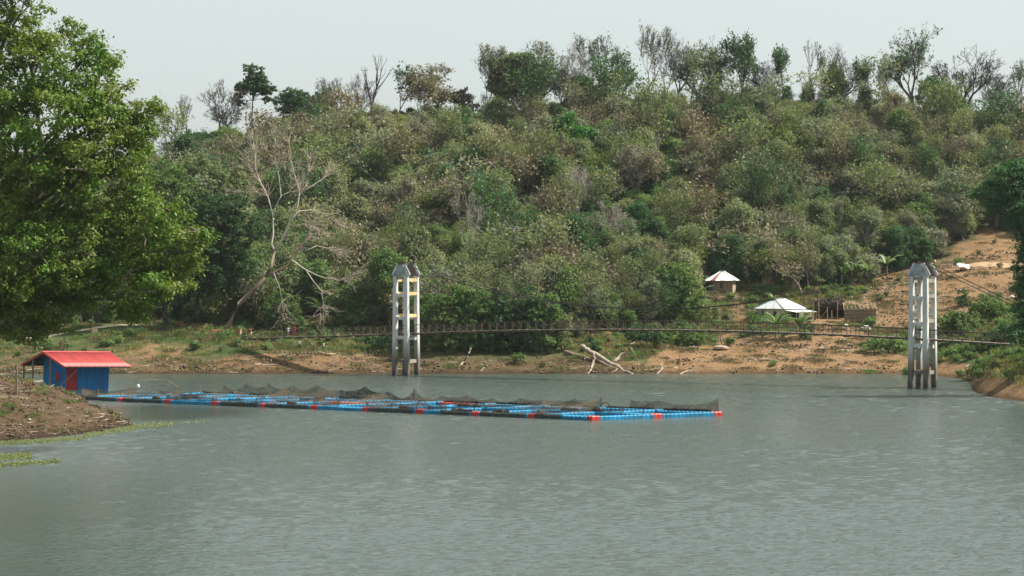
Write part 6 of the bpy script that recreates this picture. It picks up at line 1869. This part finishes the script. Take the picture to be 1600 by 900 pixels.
for (q, e, rx, ry) in ((1130, 458, 22, 10), (1232, 490, 48, 12), (1344, 495, 34, 14), (1298, 492, 28, 14)):
    ok &= ((px-q)/rx)**2+((py-e)/ry)**2 > 1
X, Y, Z = X[ok], Y[ok], Z[ok]; gn = gn[ok]; b_ = b_[ok]
r_ = rng.random(len(X))
K = np.where(r_ < 0.42, kind_n['herb_grass'], np.where(r_ < 0.66, kind_n['herb_dry'], np.where(r_ < 0.82, kind_n['herb_green'], np.where(r_ < 0.93, kind_n['shrub_small'], kind_n['shrub_dry']))))
K = np.where((b_ > 0.4) & (r_ < 0.8), kind_n['herb_dry'], K)
scatter('bank_undergrowth', 'grass, weeds and low shrubs growing on the far banks', np.stack([X, Y, Z], 1), K, rng.uniform(0.6, 1.3, len(X)), rng, 'undergrowth')
# clods, stones and drift litter on the bare shores
X, Y = jgrid(-95, 95, 363.5, 440, 0.8)
Z = terr(X, Y); px = 800+F*X/Y; py = PY0-(Z-HC)*F/Y
b_ = np.maximum(bare(X, Z, Y), np.clip((2.6-Z)/1.2, 0, 1))
ok = (Z > 0.12) & (rng.random(len(X)) < b_*np.clip(0.42+0.9*fbm(X*0.1, Y*0.35, 44, 3), 0.04, 0.9)) & (px > -40) & (px < 1640)
X, Y, Z = X[ok], Y[ok], Z[ok]; r_ = rng.random(len(X))
K = np.where(r_ < 0.30, kind_n['clods0'], np.where(r_ < 0.62, kind_n['clods1'], np.where(r_ < 0.635, kind_n['clods2'], np.where(r_ < 0.90, kind_n['herb_dry'], kind_n['sticks']))))
scatter('shore_litter', 'clods, stones and drift litter strewn over the bare far shore', np.stack([X, Y, Z], 1), K, rng.uniform(0.4, 1.3, len(X)), rng, 'litter')
# near right bank
X, Y = jgrid(50, 84, 286, 366, 0.8)
Z = terr(X, Y); pr = np.clip((Z-1.2)/3.0, 0.03, 0.9)*np.clip(0.6+fbm(X*0.2, Y*0.2, 8, 3), 0.1, 1)
ok = rng.random(len(X)) < pr
X, Y, Z = X[ok], Y[ok], Z[ok]; r_ = rng.random(len(X))
K = np.where(r_ < 0.35, kind_n['herb_grass'], np.where(r_ < 0.55, kind_n['herb_dry'], np.where(r_ < 0.75, kind_n['herb_green'], kind_n['shrub_small'])))
scatter('right_bank_undergrowth', 'grass and shrubs on the near right bank', np.stack([X, Y, Z], 1), K, rng.uniform(0.7, 1.5, len(X)), rng, 'undergrowth')
# mud bank weeds
X, Y = jgrid(-62, -33, 208, 262, 0.55)
Z = terr(X, Y)
cl = fbm(X*0.22, Y*0.22, 15, 3)
back = np.clip((Y-(236+0*X))/10, 0, 1)
ok = (Z > 0.15) & (rng.random(len(X)) < np.clip(0.06+cl*0.4+back*0.25, 0.01, 0.6))
X, Y, Z, back = X[ok], Y[ok], Z[ok], back[ok]; r_ = rng.random(len(X))
K = np.where(r_ < 0.45, kind_n['herb_dry'], np.where(r_ < 0.7, kind_n['shrub_dry'], np.where(r_ < 0.9, kind_n['herb_grass'], kind_n['herb_green'])))
scatter('mud_bank_weeds', 'withered weeds scattered over the brown mud bank', np.stack([X, Y, Z], 1), K, rng.uniform(0.25, 0.7, len(X)), rng, 'weeds')
X, Y = jgrid(-62, -33, 208, 262, 0.5)
Z = terr(X, Y)
ok = (Z > 0.05) & (rng.random(len(X)) < np.clip(0.35+0.8*fbm(X*0.3, Y*0.3, 19, 3), 0.05, 0.9))
X, Y, Z = X[ok], Y[ok], Z[ok]; r_ = rng.random(len(X))
K = np.where(r_ < 0.35, kind_n['clods0'], np.where(r_ < 0.8, kind_n['clods1'], np.where(r_ < 0.82, kind_n['clods2'], np.where(r_ < 0.93, kind_n['sticks'], kind_n['clods3']))))
scatter('mud_clods', 'clods and sticks lying on the brown mud bank', np.stack([X, Y, Z], 1), K, rng.uniform(0.25, 0.75, len(X)), rng, 'litter')
# floating water weed round the foot of the mud bank
def weed_mat(name, label, spots, n, seed):
    rng_ = np.random.default_rng(seed); C = []
    for (px0, py0, px1, py1, wd, m_) in spots:
        t_ = rng_.random(int(n*m_))
        pxx = px0+(px1-px0)*t_; pyy = py0+(py1-py0)*t_ + rng_.normal(size=len(t_))*wd
        pyy = np.maximum(pyy, 600)
        Yw = F*HC/(pyy-PY0); Xw = (pxx-800)*Yw/F
        C.append(np.stack([Xw, Yw, rng_.uniform(0.01, 0.08, len(t_))], 1))
    C = np.concatenate(C)
    C = C[terr(C[:, 0], C[:, 1]) < 0.06]
    V, Fq = leaves(rng_, C, np.tile([0, 0, 2.0], (len(C), 1)), 0.2, 0.5, 1.5)
    return tag(link(name, mesh_np(name, V, Fq, [L['algae']])), label, 'water weed', None, 'stuff')
weed_mat('water_weed', 'pale green water weed fringing the mud bank', [(0, 692, 60, 690, 2.0, 0.9), (60, 690, 130, 684, 1.6, 1.0), (130, 681, 215, 668, 2.4, 1.6), (205, 668, 270, 663, 2.0, 0.8), (215, 664, 330, 657, 1.5, 0.25)], 1100, 3)
weed_mat('water_weed', 'patch of green water weed at the lower left edge', [(-30, 716, 50, 712, 3.2, 1.6), (-20, 728, 95, 720, 1.6, 1.1)], 1300, 4)

# ------------------------------------------------------------------ haze
hz = MB().box((0, 1060, 40), (3200, 2640, 90))
hzm, t, o = mat('thin_haze')
pv = N(t, 'ShaderNodeVolumePrincipled')
pv.inputs['Color'].default_value = (0.86, 0.93, 0.95, 1)
pv.inputs['Density'].default_value = HAZE
pv.inputs['Anisotropy'].default_value = 0.2
t.links.new(pv.outputs[0], o.inputs['Volume'])
tag(hz.build('haze', hzm), 'thin pale dry season haze over the lake', None, None, 'stuff')
